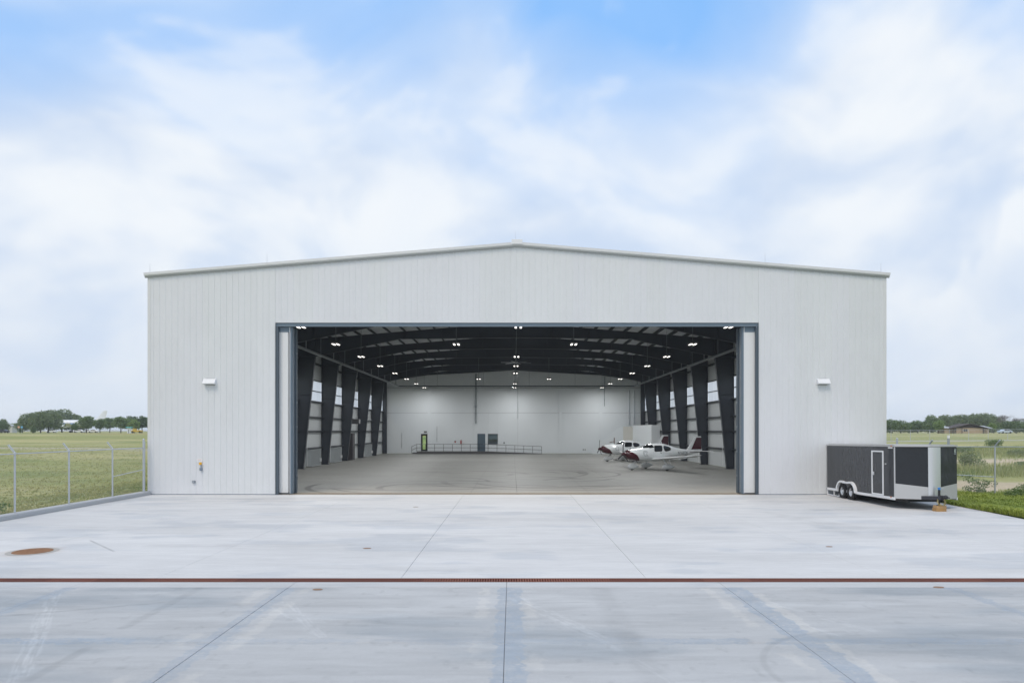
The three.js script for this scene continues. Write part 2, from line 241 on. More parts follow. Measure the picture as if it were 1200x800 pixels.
{
  const apron = structure('apron'); const gap = .0035;
  const uvB = (x, z) => [(x + 19) / 39, z / 20], uvF = (x, z) => [(x + 14) / 28, (z - 20) / 14];
  const gz = .008, rect = (x0, x1, z0, z1, last) => [[x0 + gap, z0 + gz], [x0 + gap, z1 - gz], [(last ? edgeX(z1) : x1) - gap, z1 - gz], [(last ? edgeX(z0) : x1) - gap, z0 + gz]];
  const rows = [[0.02, 18.82], [18.82, 19.25]];
  rows.forEach(([z0, z1], r) => { for (let i = 0; i < XB.length - 1; i++) obj('slab', slabGeo(rect(XB[i], XB[i + 1], z0, z1, i === XB.length - 2), 0, .22, uvB), backConc, apron); });
  for (let i = 0; i < XF.length - 1; i++) obj('slab', slabGeo(rect(XF[i], XF[i + 1], 19.62, 20.1, i === XF.length - 2), 0, .22, (x, z) => [(x + 19) / 39, (z - 2) / 20]), collarConc, apron);
  for (let r = 0; r < ZF.length - 1; r++) for (let i = 0; i < XF.length - 1; i++) obj('slab', slabGeo(rect(XF[i], XF[i + 1], ZF[r], ZF[r + 1], i === XF.length - 2), (r * 3 + i) % 3 * .0015 - .0015, .22, uvF), frontConc, apron);
  obj('joint_filler', [b2(-18.15, 16.6, -.2, -.022, .05, 19.2), b2(-18.15, 14, -.2, -.022, 19.68, 46.9)], mat([.21, .205, .20], .9), apron);
  obj('edge_fillet', b2(-18.2, 15.5, -.22, -.2, -.5, 47), mat(.2, .9), apron);
}
{ // kerb along the fence side
  const k = structure('kerb');
  const prof = new THREE.Shape([[-18.62, -.4], [-18.62, .16], [-18.60, .18], [-18.27, .18], [-18.235, .15], [-18.205, -.3]].map((p) => new THREE.Vector2(...p)));
  for (let i = 0; i < 10; i++) { const z0 = .03 + i * 3.05; const g = new THREE.ExtrudeGeometry(prof, { depth: 3.04, bevelEnabled: false }); obj('kerb_stone', g.translate(0, 0, z0), concretePlain, k); }
}

// ───────────────────────── trench drain, covers ─────────────────────────
const rustTex = tex(256, 256, (u, v) => { const a = tnoise(u, v, 12, 4, 7), b = tnoise(u, v, 40, 2, 3); return mix3([.15, .055, .042], [.28, .10, .065], step(.3, .75, a * .7 + b * .3)); });
const rust = mat(1, .85, .2, { map: rustTex });
const rustDull = mat([.27, .17, .11], .9);
const rustOrange = mat(1, .9, 0, { map: tex(256, 256, (u, v) => mix3([.24, .125, .065], [.37, .20, .105], step(.3, .7, tnoise(u, v, 10, 4, 17)))), bumpMap: grain, bumpScale: .004 });
{
  const t = thing('trench_drain', 'long rust-red grated trench drain across the concrete apron', 'drain', [0, 0, 19.435]);
  const L0 = -18.15, L1 = 17.0;
  obj('channel', [b2(L0, L1, -.36, -.34, -.19, .19), b2(L0, L1, -.34, -.03, -.185, -.165), b2(L0, L1, -.34, -.03, .165, .185)], mat([.03, .03, .032], .95), t);
  for (const s of [-1, 1]) obj('edge_angle', b2(L0, L1, -.035, .002, s * .171, s * .184), mat([.16, .105, .085], .8), t);
  const bars = []; const n = 18, len = 1.0; for (let i = 0; i < n; i++) bars.push(bx(.027, .03, .32, -len / 2 + (i + .5) * len / n, -.016, 0));
  bars.push(bx(len - .004, .03, .022, 0, -.0165, -.156), bx(len - .004, .03, .022, 0, -.0165, .156), bx(len - .004, .022, .018, 0, -.022, 0));
  const gg = M(bars); const tints = [rust, mat([.20, .075, .055], .85, .2), mat([.25, .095, .065], .85, .2)]; const r = rng(5);
  for (let x = L0 + .5; x < L1 - .5; x += len) obj('grate', gg, tints[Math.floor(r() * 3)], t).position.set(x, 0, 0);
}
{
  const t = thing('manhole_cover', 'round rusty orange manhole cover set in the concrete near the kerb', 'manhole', [-12.9, 0, 16.0]);
  obj('collar', new THREE.RingGeometry(.46, .60, 40).rotateX(-Math.PI / 2).translate(0, .0045, 0), mat([.42, .40, .37], .9), t);
  const lid = obj('lid', new THREE.CylinderGeometry(.455, .465, .02, 40).translate(0, .008, 0), rustOrange, t);
  const k = []; for (let i = -4; i <= 4; i++) for (let j = -4; j <= 4; j++) if (Math.hypot(i, j) < 4.3) k.push(bx(.05, .006, .05, i * .095, .021, j * .095)); obj('studs', k, rustOrange, lid).userData.kind = 'stuff';
}
for (const [px, py, w, l] of [[430, 642.5, .22, 'small rusty cleanout plate in the pale slab before the hangar door'], [372, 690.7, .2, 'small brown cleanout plate just off the trench drain'], [1100.5, 688.2, .22, 'small orange cleanout plate beside a sealed slab joint'], [972, 640.5, .18, 'small tan cleanout plate in the slab ahead of the trailer'], [487, 594, .22, 'small grey cleanout plate close to the hangar threshold']]) {
  const [x, z] = gp(px, py); const t = thing('cleanout_cover', l, 'cover', [x, 0, z]); t.scale.set(.9, 1, .55);
  obj('rim', new THREE.TorusGeometry(w / 2, .012, 6, 20).rotateX(Math.PI / 2).scale(1, .6, 1).translate(0, .004, 0), mat([.3, .2, .14], .9), t);
  obj('plate', new THREE.CylinderGeometry(w / 2 - .006, w / 2 - .006, .008, 20).translate(0, .005, 0), l.includes('grey') ? mat([.33, .32, .31], .9) : rustDull, t);
}
console.log('apron ready');

// ───────────────────────── hangar ─────────────────────────
const HW = 18.4, DEPTH = 61, PEAK = 12.42, SLOPE = 1.52 / 18.4, roofY = (x) => PEAK - SLOPE * Math.abs(x);
const hangar = thing('hangar', 'wide pale grey metal hangar with low gable and open door', 'hangar', [0, 0, 0]);
const OPEN = 12.02, HEAD = 8.54;
{ // floor
  const floorTex = (() => {
    const arcs = []; const r = rng(91);
    for (let i = 0; i < 30; i++) arcs.push([-9 + r() * 13, -4 - r() * 14, 1.5 + r() * 6, r() * 6.28, .6 + r() * 1.6, .07 + r() * .07, .22 + r() * .34, .5 + r() * .8]);
    return tex(1024, 2048, (u, v) => {
      const x = -18.5 + u * 37, z = -v * 62; const s = fbm(x * .3 + 9, z * .7 + 70, 4), m = fbm(x * .12, z * .2 + 3, 3), f = fbm(x * 2.5, z * 5, 2);
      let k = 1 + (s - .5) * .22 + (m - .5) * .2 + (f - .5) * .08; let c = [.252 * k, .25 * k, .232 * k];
      for (const [cx, cz, rr, a0, al, w, a, el] of arcs) { const dx = x - cx, dz = (z - cz) / el, q = Math.abs(Math.hypot(dx, dz) - rr); if (q < w * 3) { let an = Math.atan2(dz, dx) - a0; an = ((an % 6.283) + 6.283) % 6.283; if (an < al) { const e = a * (1 - step(w, w * 2.4, q)) * step(0, .25, an) * step(0, .25, al - an); c = c.map((h) => h * (1 - e)); } } }
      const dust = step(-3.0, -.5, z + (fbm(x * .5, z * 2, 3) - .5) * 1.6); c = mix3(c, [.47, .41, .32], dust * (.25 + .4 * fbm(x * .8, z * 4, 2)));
      const jx = Math.abs(((x + 100.0) % 6.1) - 3.05); if (jx > 3.03) c = c.map((h) => h * .75);
      return c;
    });
  })();
  const f = structure('hangar_floor'); const nB = 8, gapf = .004;
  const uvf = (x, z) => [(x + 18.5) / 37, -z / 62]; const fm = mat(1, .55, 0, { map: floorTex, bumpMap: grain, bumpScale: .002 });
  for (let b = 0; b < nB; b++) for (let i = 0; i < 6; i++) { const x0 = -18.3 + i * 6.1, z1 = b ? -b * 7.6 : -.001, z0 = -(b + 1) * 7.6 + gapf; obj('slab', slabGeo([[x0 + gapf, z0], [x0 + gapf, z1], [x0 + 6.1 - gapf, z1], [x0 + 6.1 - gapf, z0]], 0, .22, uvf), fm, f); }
  obj('joint_filler', b2(-18.28, 18.28, -.2, -.012, -61, -.02), mat(.14, .9), f);
}
// wall sheets with recessed seams every 12 inches; one part for each 36 inch sheet
function sheetGeo(x0, x1, y0, topF, ribs, z = 0) {
  const L = [], U = [], n = Math.max(1, Math.round((x1 - x0) / .3048)), p = (x1 - x0) / n, gw = .026, gd = ribs;
  const q = (a, za, b, zb) => { L.push([[a, y0, za], [b, y0, zb], [b, topF(b), zb], [a, topF(a), za]]); U.push([[a / 3.7, y0 / 7.4], [b / 3.7, y0 / 7.4], [b / 3.7, topF(b) / 7.4], [a / 3.7, topF(a) / 7.4]]); };
  for (let i = 0; i < n; i++) { const a = x0 + i * p; q(a, z - gd, a + .008, z); q(a + .008, z, a + p * .5 - .02, z); q(a + p * .5 - .02, z, a + p * .5, z + .0025); q(a + p * .5, z + .0025, a + p * .5 + .02, z); q(a + p * .5 + .02, z, a + p - gw, z); q(a + p - gw, z, a + p - gw + .008, z - gd); q(a + p - gw + .008, z - gd, a + p, z - gd); }
  return quads(L, U);
}
{
  const fw = group('front_wall', hangar);
  const top = (x) => roofY(x) - .10;
  const W = .9144, r = rng(31);
  const paints = [0, 1, 2].map((i) => { const m = wallPaint.clone(); m.color = lin(...[[1, 1, 1], [.985, .985, .985], [1.0, .995, 1.01]][i]); return m; });
  const strip = (x0, x1, y0, z, gd) => { const n = Math.round((x1 - x0) / W), w = (x1 - x0) / n; for (let i = 0; i < n; i++) obj('wall_panel', sheetGeo(x0 + i * w, x0 + (i + 1) * w, y0, top, gd, z), paints[Math.floor(r() * 3)], fw); };
  strip(-HW, -OPEN - .02, .03, 0, .012); strip(OPEN + .02, HW, .03, 0, .012); strip(-OPEN - .02, OPEN + .02, HEAD + .06, -.006, .010);
  obj('wall_core', [b2(-HW + .02, -OPEN - .03, .02, 10.7, -.20, -.035), b2(OPEN + .03, HW - .02, .02, 10.7, -.20, -.035), b2(-OPEN - .03, OPEN + .03, HEAD + .05, 10.7, -.20, -.045)], liner, fw);
  { const s = new THREE.Shape([[-HW + .02, 10.7], [HW - .02, 10.7], [HW - .02, roofY(HW) - .1], [0, PEAK - .1], [-HW + .02, roofY(HW) - .1]].map((p) => new THREE.Vector2(...p))); obj('gable_core', new THREE.ExtrudeGeometry(s, { depth: .15, bevelEnabled: false }).translate(0, 0, -.2), liner, fw); }
  for (const s of [-1, 1]) obj('base_flashing', b2(s * HW, s * (OPEN + .02), .002, .03, -.05, .012), steelBlue, fw);
  for (const s of [-1, 1]) obj('corner_trim', [b2(s * HW, s * (HW + .012), .02, roofY(HW) - .05, -.16, .016), b2(s * (HW - .14), s * HW, .02, roofY(HW) - .09, .001, .014)], trimPaint, fw);
  const rk = [];
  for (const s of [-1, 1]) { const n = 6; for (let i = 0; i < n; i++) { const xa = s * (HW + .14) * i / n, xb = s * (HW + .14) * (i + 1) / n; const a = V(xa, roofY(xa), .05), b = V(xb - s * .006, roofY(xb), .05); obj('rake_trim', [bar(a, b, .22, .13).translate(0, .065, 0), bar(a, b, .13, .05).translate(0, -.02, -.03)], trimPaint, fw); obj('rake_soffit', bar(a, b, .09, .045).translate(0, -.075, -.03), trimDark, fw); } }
  obj('ridge_cap', rb(.54, .24, .5, 0, PEAK + .13, -.05, .02), whitePaint, fw);
  // closure strip under the rake: small light notches above every seam
  const cl = []; for (let x = -HW + .3; x < HW; x += .3048) cl.push(bx(.05, .05, .02, x, roofY(x) - .13, .012)); const c = obj('closure_strip', cl, whitePaint, fw); c.userData.kind = 'stuff';
}
{ // roof, purlins
  const rf = group('roof', hangar);
  for (const s of [-1, 1]) { const sh = new THREE.Shape([[0, PEAK], [s * (HW + .1), roofY(HW + .1)], [s * (HW + .1), roofY(HW + .1) + .06], [0, PEAK + .06]].map((p) => new THREE.Vector2(...p))); const g = new THREE.ExtrudeGeometry(sh, { depth: DEPTH + .2, bevelEnabled: false }).translate(0, 0, -DEPTH - .15); obj('roof_sheet', g, ceilingLiner, rf); }
  const pg = M([bx(.012, .22, DEPTH - .5, 0, -.12, -DEPTH / 2), bx(.07, .012, DEPTH - .5, .03, -.225, -DEPTH / 2), bx(.07, .01, DEPTH - .5, -.03, -.012, -DEPTH / 2)]);
  for (const s of [-1, 1]) for (let k = 0; k < 15; k++) { const x = s * (.5 + k * 1.25); if (Math.abs(x) > 18.2) continue; obj('purlin', pg, girtSteel, rf).position.set(x, roofY(x) - .005, 0); }
}
// rigid frames
const BAY = 7.6;
function plateGeo(pts, z0, t) { return new THREE.ExtrudeGeometry(new THREE.Shape(pts.map((p) => new THREE.Vector2(...p))), { depth: t, bevelEnabled: false }).translate(0, 0, z0 - t / 2); }
const under = .235;
const lower = [[16.62, 9.35], [9.6, 10.82], [0, 10.95]];
const loY = (x) => { x = Math.abs(x); return x > 9.6 ? lerp(10.82, 9.35, (x - 9.6) / 7.02) : lerp(10.95, 10.82, x / 9.6); };
function columnGeo(s) {
  const web = plateGeo([[s * 18.18, 0.02], [s * 17.62, 0.02], [s * 16.62, 9.35], [s * 18.18, 9.35]], 0, .016);
  const fl = bar(V(s * 17.62, .02, 0), V(s * 16.62, 9.35, 0), .3, .02), of = b2(s * 18.18, s * 18.2, .02, roofY(18.2) - .25, -.15, .15);
  const base_ = b2(s * 18.22, s * 17.5, 0.002, .03, -.19, .19); const st = [];
  for (const y of [9.34, 6.2, 3.1]) { const xi = lerp(17.62, 16.62, y / 9.35); st.push(b2(s * xi, s * 18.18, y, y + .014, -.13, .13)); }
  return M([web, fl, of, base_, ...st]);
}
function flangeBar(a, b, w, t) { return bar(a, b, w, t); }
function rafterGeo(s) {
  const web = plateGeo([[s * 18.18, 9.37], [s * 16.62, 9.37], [s * 9.6, 10.82], [0, 10.95], [0, roofY(0) - under], [s * 18.18, roofY(18.18) - under]], 0, .014);
  const F = [bar(V(s * 16.62, 9.36, 0), V(s * 9.6, 10.81, 0), .26, .02), bar(V(s * 9.6, 10.81, 0), V(0, 10.94, 0), .26, .02), bar(V(s * 18.18, roofY(18.18) - under, 0), V(0, roofY(0) - under, 0), .26, .02)];
  for (const x of [3.05, 6.1, 9.15, 12.2, 14.6, 16.62]) F.push(b2(s * (x - .006), s * (x + .006), loY(x), roofY(x) - under, -.12, .12));
  if (s > 0) F.push(b2(-.04, .04, 10.95, roofY(0) - under, -.12, .12));
  return M([web, ...F]);
}
{
  const col = { '-1': columnGeo(-1), 1: columnGeo(1) }, raf = { '-1': rafterGeo(-1), 1: rafterGeo(1) };
  for (let k = 1; k <= 7; k++) { const f = group('rigid_frame', hangar); f.position.z = -k * BAY; for (const s of [-1, 1]) { obj('column', col[s], frameSteel, f); obj('rafter', raf[s], frameSteel, f); } }
  const f = group('end_frame', hangar); f.position.z = -60.55;
  for (const s of [-1, 1]) { obj('column', [b2(s * 18.18, s * 17.6, .02, 10.2, -.15, .15)], frameSteel, f); obj('rafter', [plateGeo([[s * 18.1, 10.0], [s * 12, 10.9], [0, 11.55], [0, roofY(0) - under], [s * 18.1, roofY(18.1) - under]], 0, .02), bar(V(s * 18.1, 9.99, 0), V(s * 12, 10.89, 0), .25, .02), bar(V(s * 12, 10.89, 0), V(0, 11.54, 0), .25, .02)], frameSteel, f); }
  const h = group('door_header', hangar);
  obj('header_beam', [b2(-OPEN, OPEN, HEAD - .16, HEAD + .02, -.14, -.03)], steelBlue, h);
  obj('header_lip', [b2(-OPEN, OPEN, HEAD + .022, HEAD + .058, -.03, .03)], trimPaint, h);
  obj('guide_track', [b2(-17.6, 17.6, HEAD - .02, HEAD + .3, -.42, -.36), b2(-17.6, 17.6, HEAD - .02, HEAD + .3, -.82, -.76)], steelBlueDark, h);
  for (const s of [-1, 1]) { obj('door_jamb', [b2(s * OPEN, s * (OPEN - .12), .01, HEAD - .162, -.14, .03), b2(s * (OPEN + .012), s * (OPEN - .02), .01, HEAD - .001, .031, .045)], steelBlueDark, h); }
}
// side walls: sheets, girts, strip windows, louvres
const paneMat = phys([1, 1, 1], .55, { transmission: 1, thickness: 0, side: THREE.DoubleSide });
const sillW = mat([.5, .52, .53], .6);
const louverMat = mat([.50, .53, .54], .42, .35);
for (const s of [-1, 1]) {
  const w = group('side_wall', hangar), X0 = s * 18.24, X1 = s * 18.38;
  for (let b = 0; b < 8; b++) {
    const z1 = -b * BAY - (b ? .003 : .21), z0 = -(b + 1) * BAY + .003;
    obj('wall_panel', b2(X0, X1, .02, 5.82, z0, z1), liner, w); obj('wall_panel', b2(X0, X1, 7.72, 10.82, z0, z1), liner, w);
    for (const y of [1.62, 3.12, 4.38, 5.80, 9.25]) obj('girt', [b2(s * 18.235, s * 18.02, y - .075, y - .06, z0, z1), b2(s * 18.04, s * 18.02, y - .075, y + .075, z0, z1)], girtSteel, w);
    obj('girt', b2(s * 18.235, s * 18.06, 7.70, 7.78, z0, z1), girtSteel, w);
    obj('window_bar', b2(s * 18.36, s * 18.22, 6.76, 6.82, z0, z1), girtSteel, w);
    for (const [a, c] of [[5.83, 6.755], [6.825, 7.695]]) { const zz = []; const n = 8, p = (z1 - z0 - .06) / n; const L = []; for (let i = 0; i < n * 6; i++) { const za = z0 + .03 + i * p / 6, zb = za + p / 6, o = (q) => s * (18.31 + [0, 0, .004, .004, 0, 0][q % 6]); L.push([[o(i), a, za], [o(i + 1), a, zb], [o(i + 1), c, zb], [o(i), c, za]]); } obj('window_pane', quads(L), paneMat, w); }
    const zc = (z0 + z1) / 2;
    if (b > 0 && b < 7) obj('conduit', rod(V(s * 17.98, .1, zc + 1.6), V(s * 17.98, 5.6, zc + 1.6), .022, 6), whitePaint, w);
  }
  obj('eave_strut', b2(s * 18.2, s * 17.98, 10.45, 10.62, -DEPTH + .3, -.3), girtSteel, w);
  if (s < 0) for (let b = 2; b < 7; b++) { if (b === 5) continue; const zc = -(b + .5) * BAY - .4; const L = [b2(-18.2, -17.72, 1.46, 1.5, zc - 1.5, zc + 1.5), b2(-18.2, -17.72, .05, .09, zc - 1.5, zc + 1.5)]; for (let i = 0; i <= 20; i++) L.push(bx(.42, 1.37, .03, -17.95, .775, zc - 1.48 + i * .148)); L.push(b2(-18.2, -18.16, .06, 1.48, zc - 1.5, zc + 1.5)); const lv = thing('intake_louver', 'grey finned intake box at the foot of the side wall between dark columns', 'louver', [0, 0, 0], 0, 'intake boxes along the side wall'); obj('casing', L, louverMat, lv); obj('junction_box', rb(.14, .3, .2, -17.68, .55, zc - 1.1, .01), whitePaint, lv); }
}
{ // unit heater hung on the far part of that wall
  const t = thing('unit_heater', 'dark box heater bracketed high on the side wall between columns', 'heater', [-17.55, 4.2, -41.4]);
  obj('casing', rb(.9, .55, .7, 0, 0, 0, .03), mat([.09, .09, .095], .6), t); const f = []; for (let i = 0; i < 6; i++) f.push(bx(.02, .45, .5, .46, 0, 0).rotateZ(0).translate(0, 0, 0)); obj('outlet', [bx(.02, .42, .55, .46, 0, 0)], mat([.3, .3, .31], .5), t);
  obj('bracket', [b2(-.68, -.3, .28, .32, -.3, -.26), b2(-.68, -.3, .28, .32, .26, .3)], girtSteel, t);
  const d = thing('equipment_cabinet', 'tall dark narrow cabinet standing against the side wall', 'cabinet', [-17.75, 0, -40.3]);
  obj('body', rb(.5, 2.9, 1.1, 0, 1.45, 0, .02), mat([.05, .045, .05], .6), d); obj('door', rb(.02, 2.7, .98, .262, 1.45, 0, .008), mat([.06, .055, .06], .5), d);
}
// back wall
{
  const bw = group('back_wall', hangar), Z = -DEPTH + .05; const cuts = [-18.24, -11.7, -5.55, .55, 6.5, 12.1, 18.24];
  const piece = (x0, x1, y0, y1) => obj('wall_panel', ((g) => { const p = g.attributes.position, u = g.attributes.uv; for (let i = 0; i < p.count; i++) u.setXY(i, p.getX(i) / 6, p.getY(i) / 6); return g; })(b2(x0 + .006, x1 - .006, y0, y1, Z - .25, Z)), innerWhite, bw);
  const holes = [[-12.92, -12.02, .34, 2.74], [-3.55, -2.28, 1.36, 2.7]];
  for (let i = 0; i < 6; i++) { const a = cuts[i], c = cuts[i + 1], h = holes.find((q) => q[0] > a && q[1] < c);
    if (h) { piece(a, h[0] + .006, .02, 5.66); piece(h[1] - .006, c, .02, 5.66); piece(h[0], h[1], .02, h[2]); piece(h[0], h[1], h[3], 5.66); } else piece(a, c, .02, 5.66);
    piece(a, c, 5.69, 9.12); }
  for (const x of [-11.75, 6.5, 12.1]) obj('pilaster', ((g) => { const u = g.attributes.uv; return g; })(b2(x - .22, x + .22, .02, 9.1, Z + .002, Z + .12)), innerWhite, bw);
  const n = 40; for (let i = 0; i < n; i++) { const x0 = -18.2 + 36.4 * i / n, x1 = -18.2 + 36.4 * (i + 1) / n; obj('gable_panel', sheetGeo(x0, x1, 9.15, (x) => roofY(x) - .02, .02, Z - .02), innerGable, bw); }
  { const s = new THREE.Shape([[-18.3, 9.15], [18.3, 9.15], [18.3, roofY(18.3)], [0, PEAK], [-18.3, roofY(18.3)]].map((p) => new THREE.Vector2(...p))); obj('gable_core', new THREE.ExtrudeGeometry(s, { depth: .1, bevelEnabled: false }).translate(0, 0, Z - .3), innerGable, bw); }
  obj('ledge_trim', b2(-18.2, 18.2, 9.1, 9.15, Z + .002, Z + .05), trimDark, bw);
  obj('joint_backing', [b2(-18.2, 18.2, 5.5, 5.85, Z - .30, Z - .255), ...cuts.map((x) => b2(x - .1, x + .1, .02, 5.49, Z - .30, Z - .255)), ...cuts.map((x) => b2(x - .1, x + .1, 5.86, 9.1, Z - .30, Z - .255)), b2(-18.2, 18.2, 9.11, 9.2, Z - .30, Z - .255)], girtSteel, bw).userData.kind = 'stuff';
  // glazed exit door
  const d1 = group('exit_door', hangar), blk = mat([.015, .016, .018], .4);
  obj('frame', [b2(-12.92, -12.82, .34, 2.74, Z - .08, Z + .04), b2(-12.12, -12.02, .34, 2.74, Z - .08, Z + .04), b2(-12.82, -12.12, 2.62, 2.74, Z - .08, Z + .04)], blk, d1);
  obj('leaf', [b2(-12.82, -12.70, .36, 2.62, Z - .06, Z - .01), b2(-12.24, -12.12, .36, 2.62, Z - .06, Z - .01), b2(-12.70, -12.24, .36, .58, Z - .06, Z - .01), b2(-12.70, -12.24, 2.5, 2.62, Z - .06, Z - .01)], blk, d1);
  obj('glass', b2(-12.70, -12.24, .58, 2.5, Z - .042, Z - .032), phys([.86, .97, .86], .03, { transmission: 1, thickness: 0 }), d1);
  obj('push_bar', b2(-12.76, -12.18, 1.28, 1.34, Z, Z + .06), galv, d1);
  const d2 = group('office_door', hangar), bl = mat([.085, .125, .16], .5);
  obj('frame', [b2(-5.06, -4.98, .33, 2.76, Z + .002, Z + .05), b2(-4.06, -3.98, .33, 2.76, Z + .002, Z + .05), b2(-4.98, -4.06, 2.68, 2.76, Z + .002, Z + .05)], bl, d2);
  obj('leaf', b2(-4.98, -4.06, .33, 2.68, Z + .002, Z + .03), bl, d2); obj('handle', rod(V(-4.2, 1.35, Z + .06), V(-4.08, 1.35, Z + .06), .015), galv, d2);
  const wn = group('office_window', hangar);
  obj('frame', [b2(-3.60, -3.55, 1.31, 2.75, Z - .03, Z + .05), b2(-2.28, -2.23, 1.31, 2.75, Z - .03, Z + .05), b2(-3.55, -2.28, 2.70, 2.75, Z - .03, Z + .05), b2(-3.55, -2.28, 1.31, 1.36, Z - .03, Z + .07)], mat([.12, .14, .16], .5), wn);
  obj('pane', b2(-3.55, -2.28, 1.36, 2.70, Z - .012, Z - .004), phys([.8, .86, .9], .04, { transmission: 1, thickness: 0 }), wn);
  obj('blind', [...Array(11)].map((_, i) => bx(1.2, .05, .008, -2.915, 2.62 - i * .06, Z - .09)), mat([.3, .33, .35], .6), wn);
  obj('room_box', [b2(-3.7, -2.1, 1.2, 2.85, Z - 1.6, Z - 1.55), b2(-3.75, -3.7, 1.2, 2.85, Z - 1.6, Z - .3), b2(-2.1, -2.05, 1.2, 2.85, Z - 1.6, Z - .3), b2(-3.7, -2.1, 1.15, 1.2, Z - 1.6, Z - .3), b2(-3.7, -2.1, 2.85, 2.9, Z - 1.6, Z - .3)], mat([.35, .36, .37], .8), wn);
  // conduits on the wall
  const pipe = (x, y0, y1, r, m = greyPipe) => obj('wall_conduit', [rod(V(x, y0, Z + .08), V(x, y1, Z + .08), r, 8), ...[.2, .8].map((k) => bx(r * 3.2, .1, .07, x, lerp(y0, y1, k), Z + .045))], m, hangar);
  pipe(-5.27, 4.2, 11.1, .09); pipe(.55, 4.9, 11.2, .05, mat([.5, .53, .54], .6)); pipe(12.6, 6.6, 10.7, .045); pipe(-10.7, 1.6, 3.8, .03, mat([.42, .45, .46], .6)); pipe(-15.6, .7, 2.9, .03, mat([.42, .45, .46], .6)); pipe(16.05, 4.0, 8.8, .085, galv); pipe(16.75, 4.0, 8.8, .085, galv);
  obj('gauge_box', rb(.28, .34, .2, -5.27, 6.55, Z + .14, .02), greyPipe, hangar);
}
{ // sliding door leaves, stacked at each side of the opening
  for (const s of [-1, 1]) [[-.30, 11.36], [-.72, 11.30]].forEach(([z, xi], k) => {
    const L = group('door_leaf', hangar), x0 = s * xi, x1 = s * (xi + 5.6), T = HEAD - .42; L.position.z = z;
    const fa = Math.min(x0, x1), fb = Math.max(x0, x1);
    obj('sheet', [sheetGeo(fa + .012, fb - .1, .08, () => T, .016, .112), b2(fa + .03, fb - .1, .1, T - .02, -.1, .09)], leafPaint, L);
    obj('top_box', b2(x0, x1, T + .004, HEAD - .165, -.11, .13), steelBlue, L);
    obj('end_stile', [b2(x0 - s * .004, x0 - s * .09, .04, HEAD - .17, -.15, .10), b2(x0 - s * .06, x0 + s * .01, .03, T, .113, .128)], k ? steelBlueDark : steelBlue, L);
    obj('edge_strip', b2(x0 + s * .002, x0 + s * .03, .06, HEAD - .17, .131, .142), whitePaint, L);
    obj('bottom_rail', b2(x0, x1, .02, .078, -.1, .1), girtSteel, L);
    for (let i = 0; i < 6; i++) obj('latch', bx(.025, .1, .05, x0 - s * .102, .9 + i * 1.24, .0), greyPipe, L);
    for (const xr of [.6, 4.9]) obj('roller', new THREE.CylinderGeometry(.07, .07, .05, 16).rotateX(Math.PI / 2).translate(s * (xi + xr), .05, 0), galv, L);
  });
  for (const z of [-.30, -.72]) obj('floor_track', [b2(-17, 17, .0005, .012, z - .07, z - .03), b2(-17, 17, .0005, .012, z + .03, z + .07)], mat([.30, .24, .17], .7, .3), hangar);
}
console.log('hangar ready');

// ───────────────────────── inside the hangar ─────────────────────────
{ // ramp with railing along the back wall
  const t = thing('access_ramp', 'low dark ramp with pipe railing along the white back wall', 'ramp', [0, 0, -60.9]);
  const X0 = -14.0, XA = -13.3, XB_ = -4.0, X1 = 3.8, H = .33, W = 1.45;
  const dark = mat([.10, .10, .10], .85);
  obj('ramp_deck', plateGeo([[XA, .003], [XA, H], [XB_, H], [X1, .03], [X1, .003]], W / 2 + .05, W), dark, t);
  obj('step', b2(X0 + .1, XA - .004, .003, H / 2, .05, W + .05), dark, t);
  const deck = (x) => x < XA ? lerp(0, H, (x - X0) / (XA - X0)) : x < XB_ ? H : lerp(H, .03, (x - XB_) / (X1 - XB_)), rail = mat([.04, .042, .045], .45, .3), zr = W - .02;
  const P = []; for (let i = 0; i <= 15; i++) P.push(i === 0 ? X0 : XA + (X1 - XA) * (i - 1) / 14);
  for (const x of P) obj('post', rod(V(x, deck(x) + .002, zr), V(x, deck(x) + 1.0, zr), .027, 6), rail, t);
  for (const h of [1.0, .52]) for (let i = 0; i < P.length - 1; i++) obj('rail', rod(V(P[i], deck(P[i]) + h, zr), V(P[i + 1], deck(P[i + 1]) + h, zr), .026, 6), rail, t);
}
{ // stair with solid white side walls and gallery box in the rear corner
  const t = thing('gallery_stair', 'white walled stair climbing to a boxed gallery in the rear corner', 'stair', [0, 0, 0]), Z = -60.85;
  const cream = mat([.66, .645, .59], .75);
  obj('stair_wall', plateGeo([[10.7, .003], [11.2, .003], [15.0, .003], [15.0, 3.72], [14.6, 3.72], [10.7, .5]], Z + 1.25, .12), innerWhite, t);
  for (let i = 0; i < 14; i++) obj('step', b2(10.95 + i * .27, 11.22 + i * .27, .003, .19 * (i + 1), Z + .02, Z + 1.18), concretePlain, t);
  obj('landing_wall', b2(15.01, 16.3, .003, 3.74, Z + 1.18, Z + 1.3), cream, t);
  obj('gallery_wall', b2(16.3, 16.44, .003, 3.86, -46.9, Z + 1.17), innerWhite, t);
  obj('gallery_end_wall', b2(16.445, 17.3, .003, 3.86, -47.04, -46.9), innerWhite, t);
  obj('gallery_floor', b2(16.445, 17.5, 2.7, 2.8, -60, -47.1), concretePlain, t);
  obj('coping', [b2(16.27, 16.47, 3.865, 3.90, -46.9, Z + 1.17)], trimPaint, t);
}
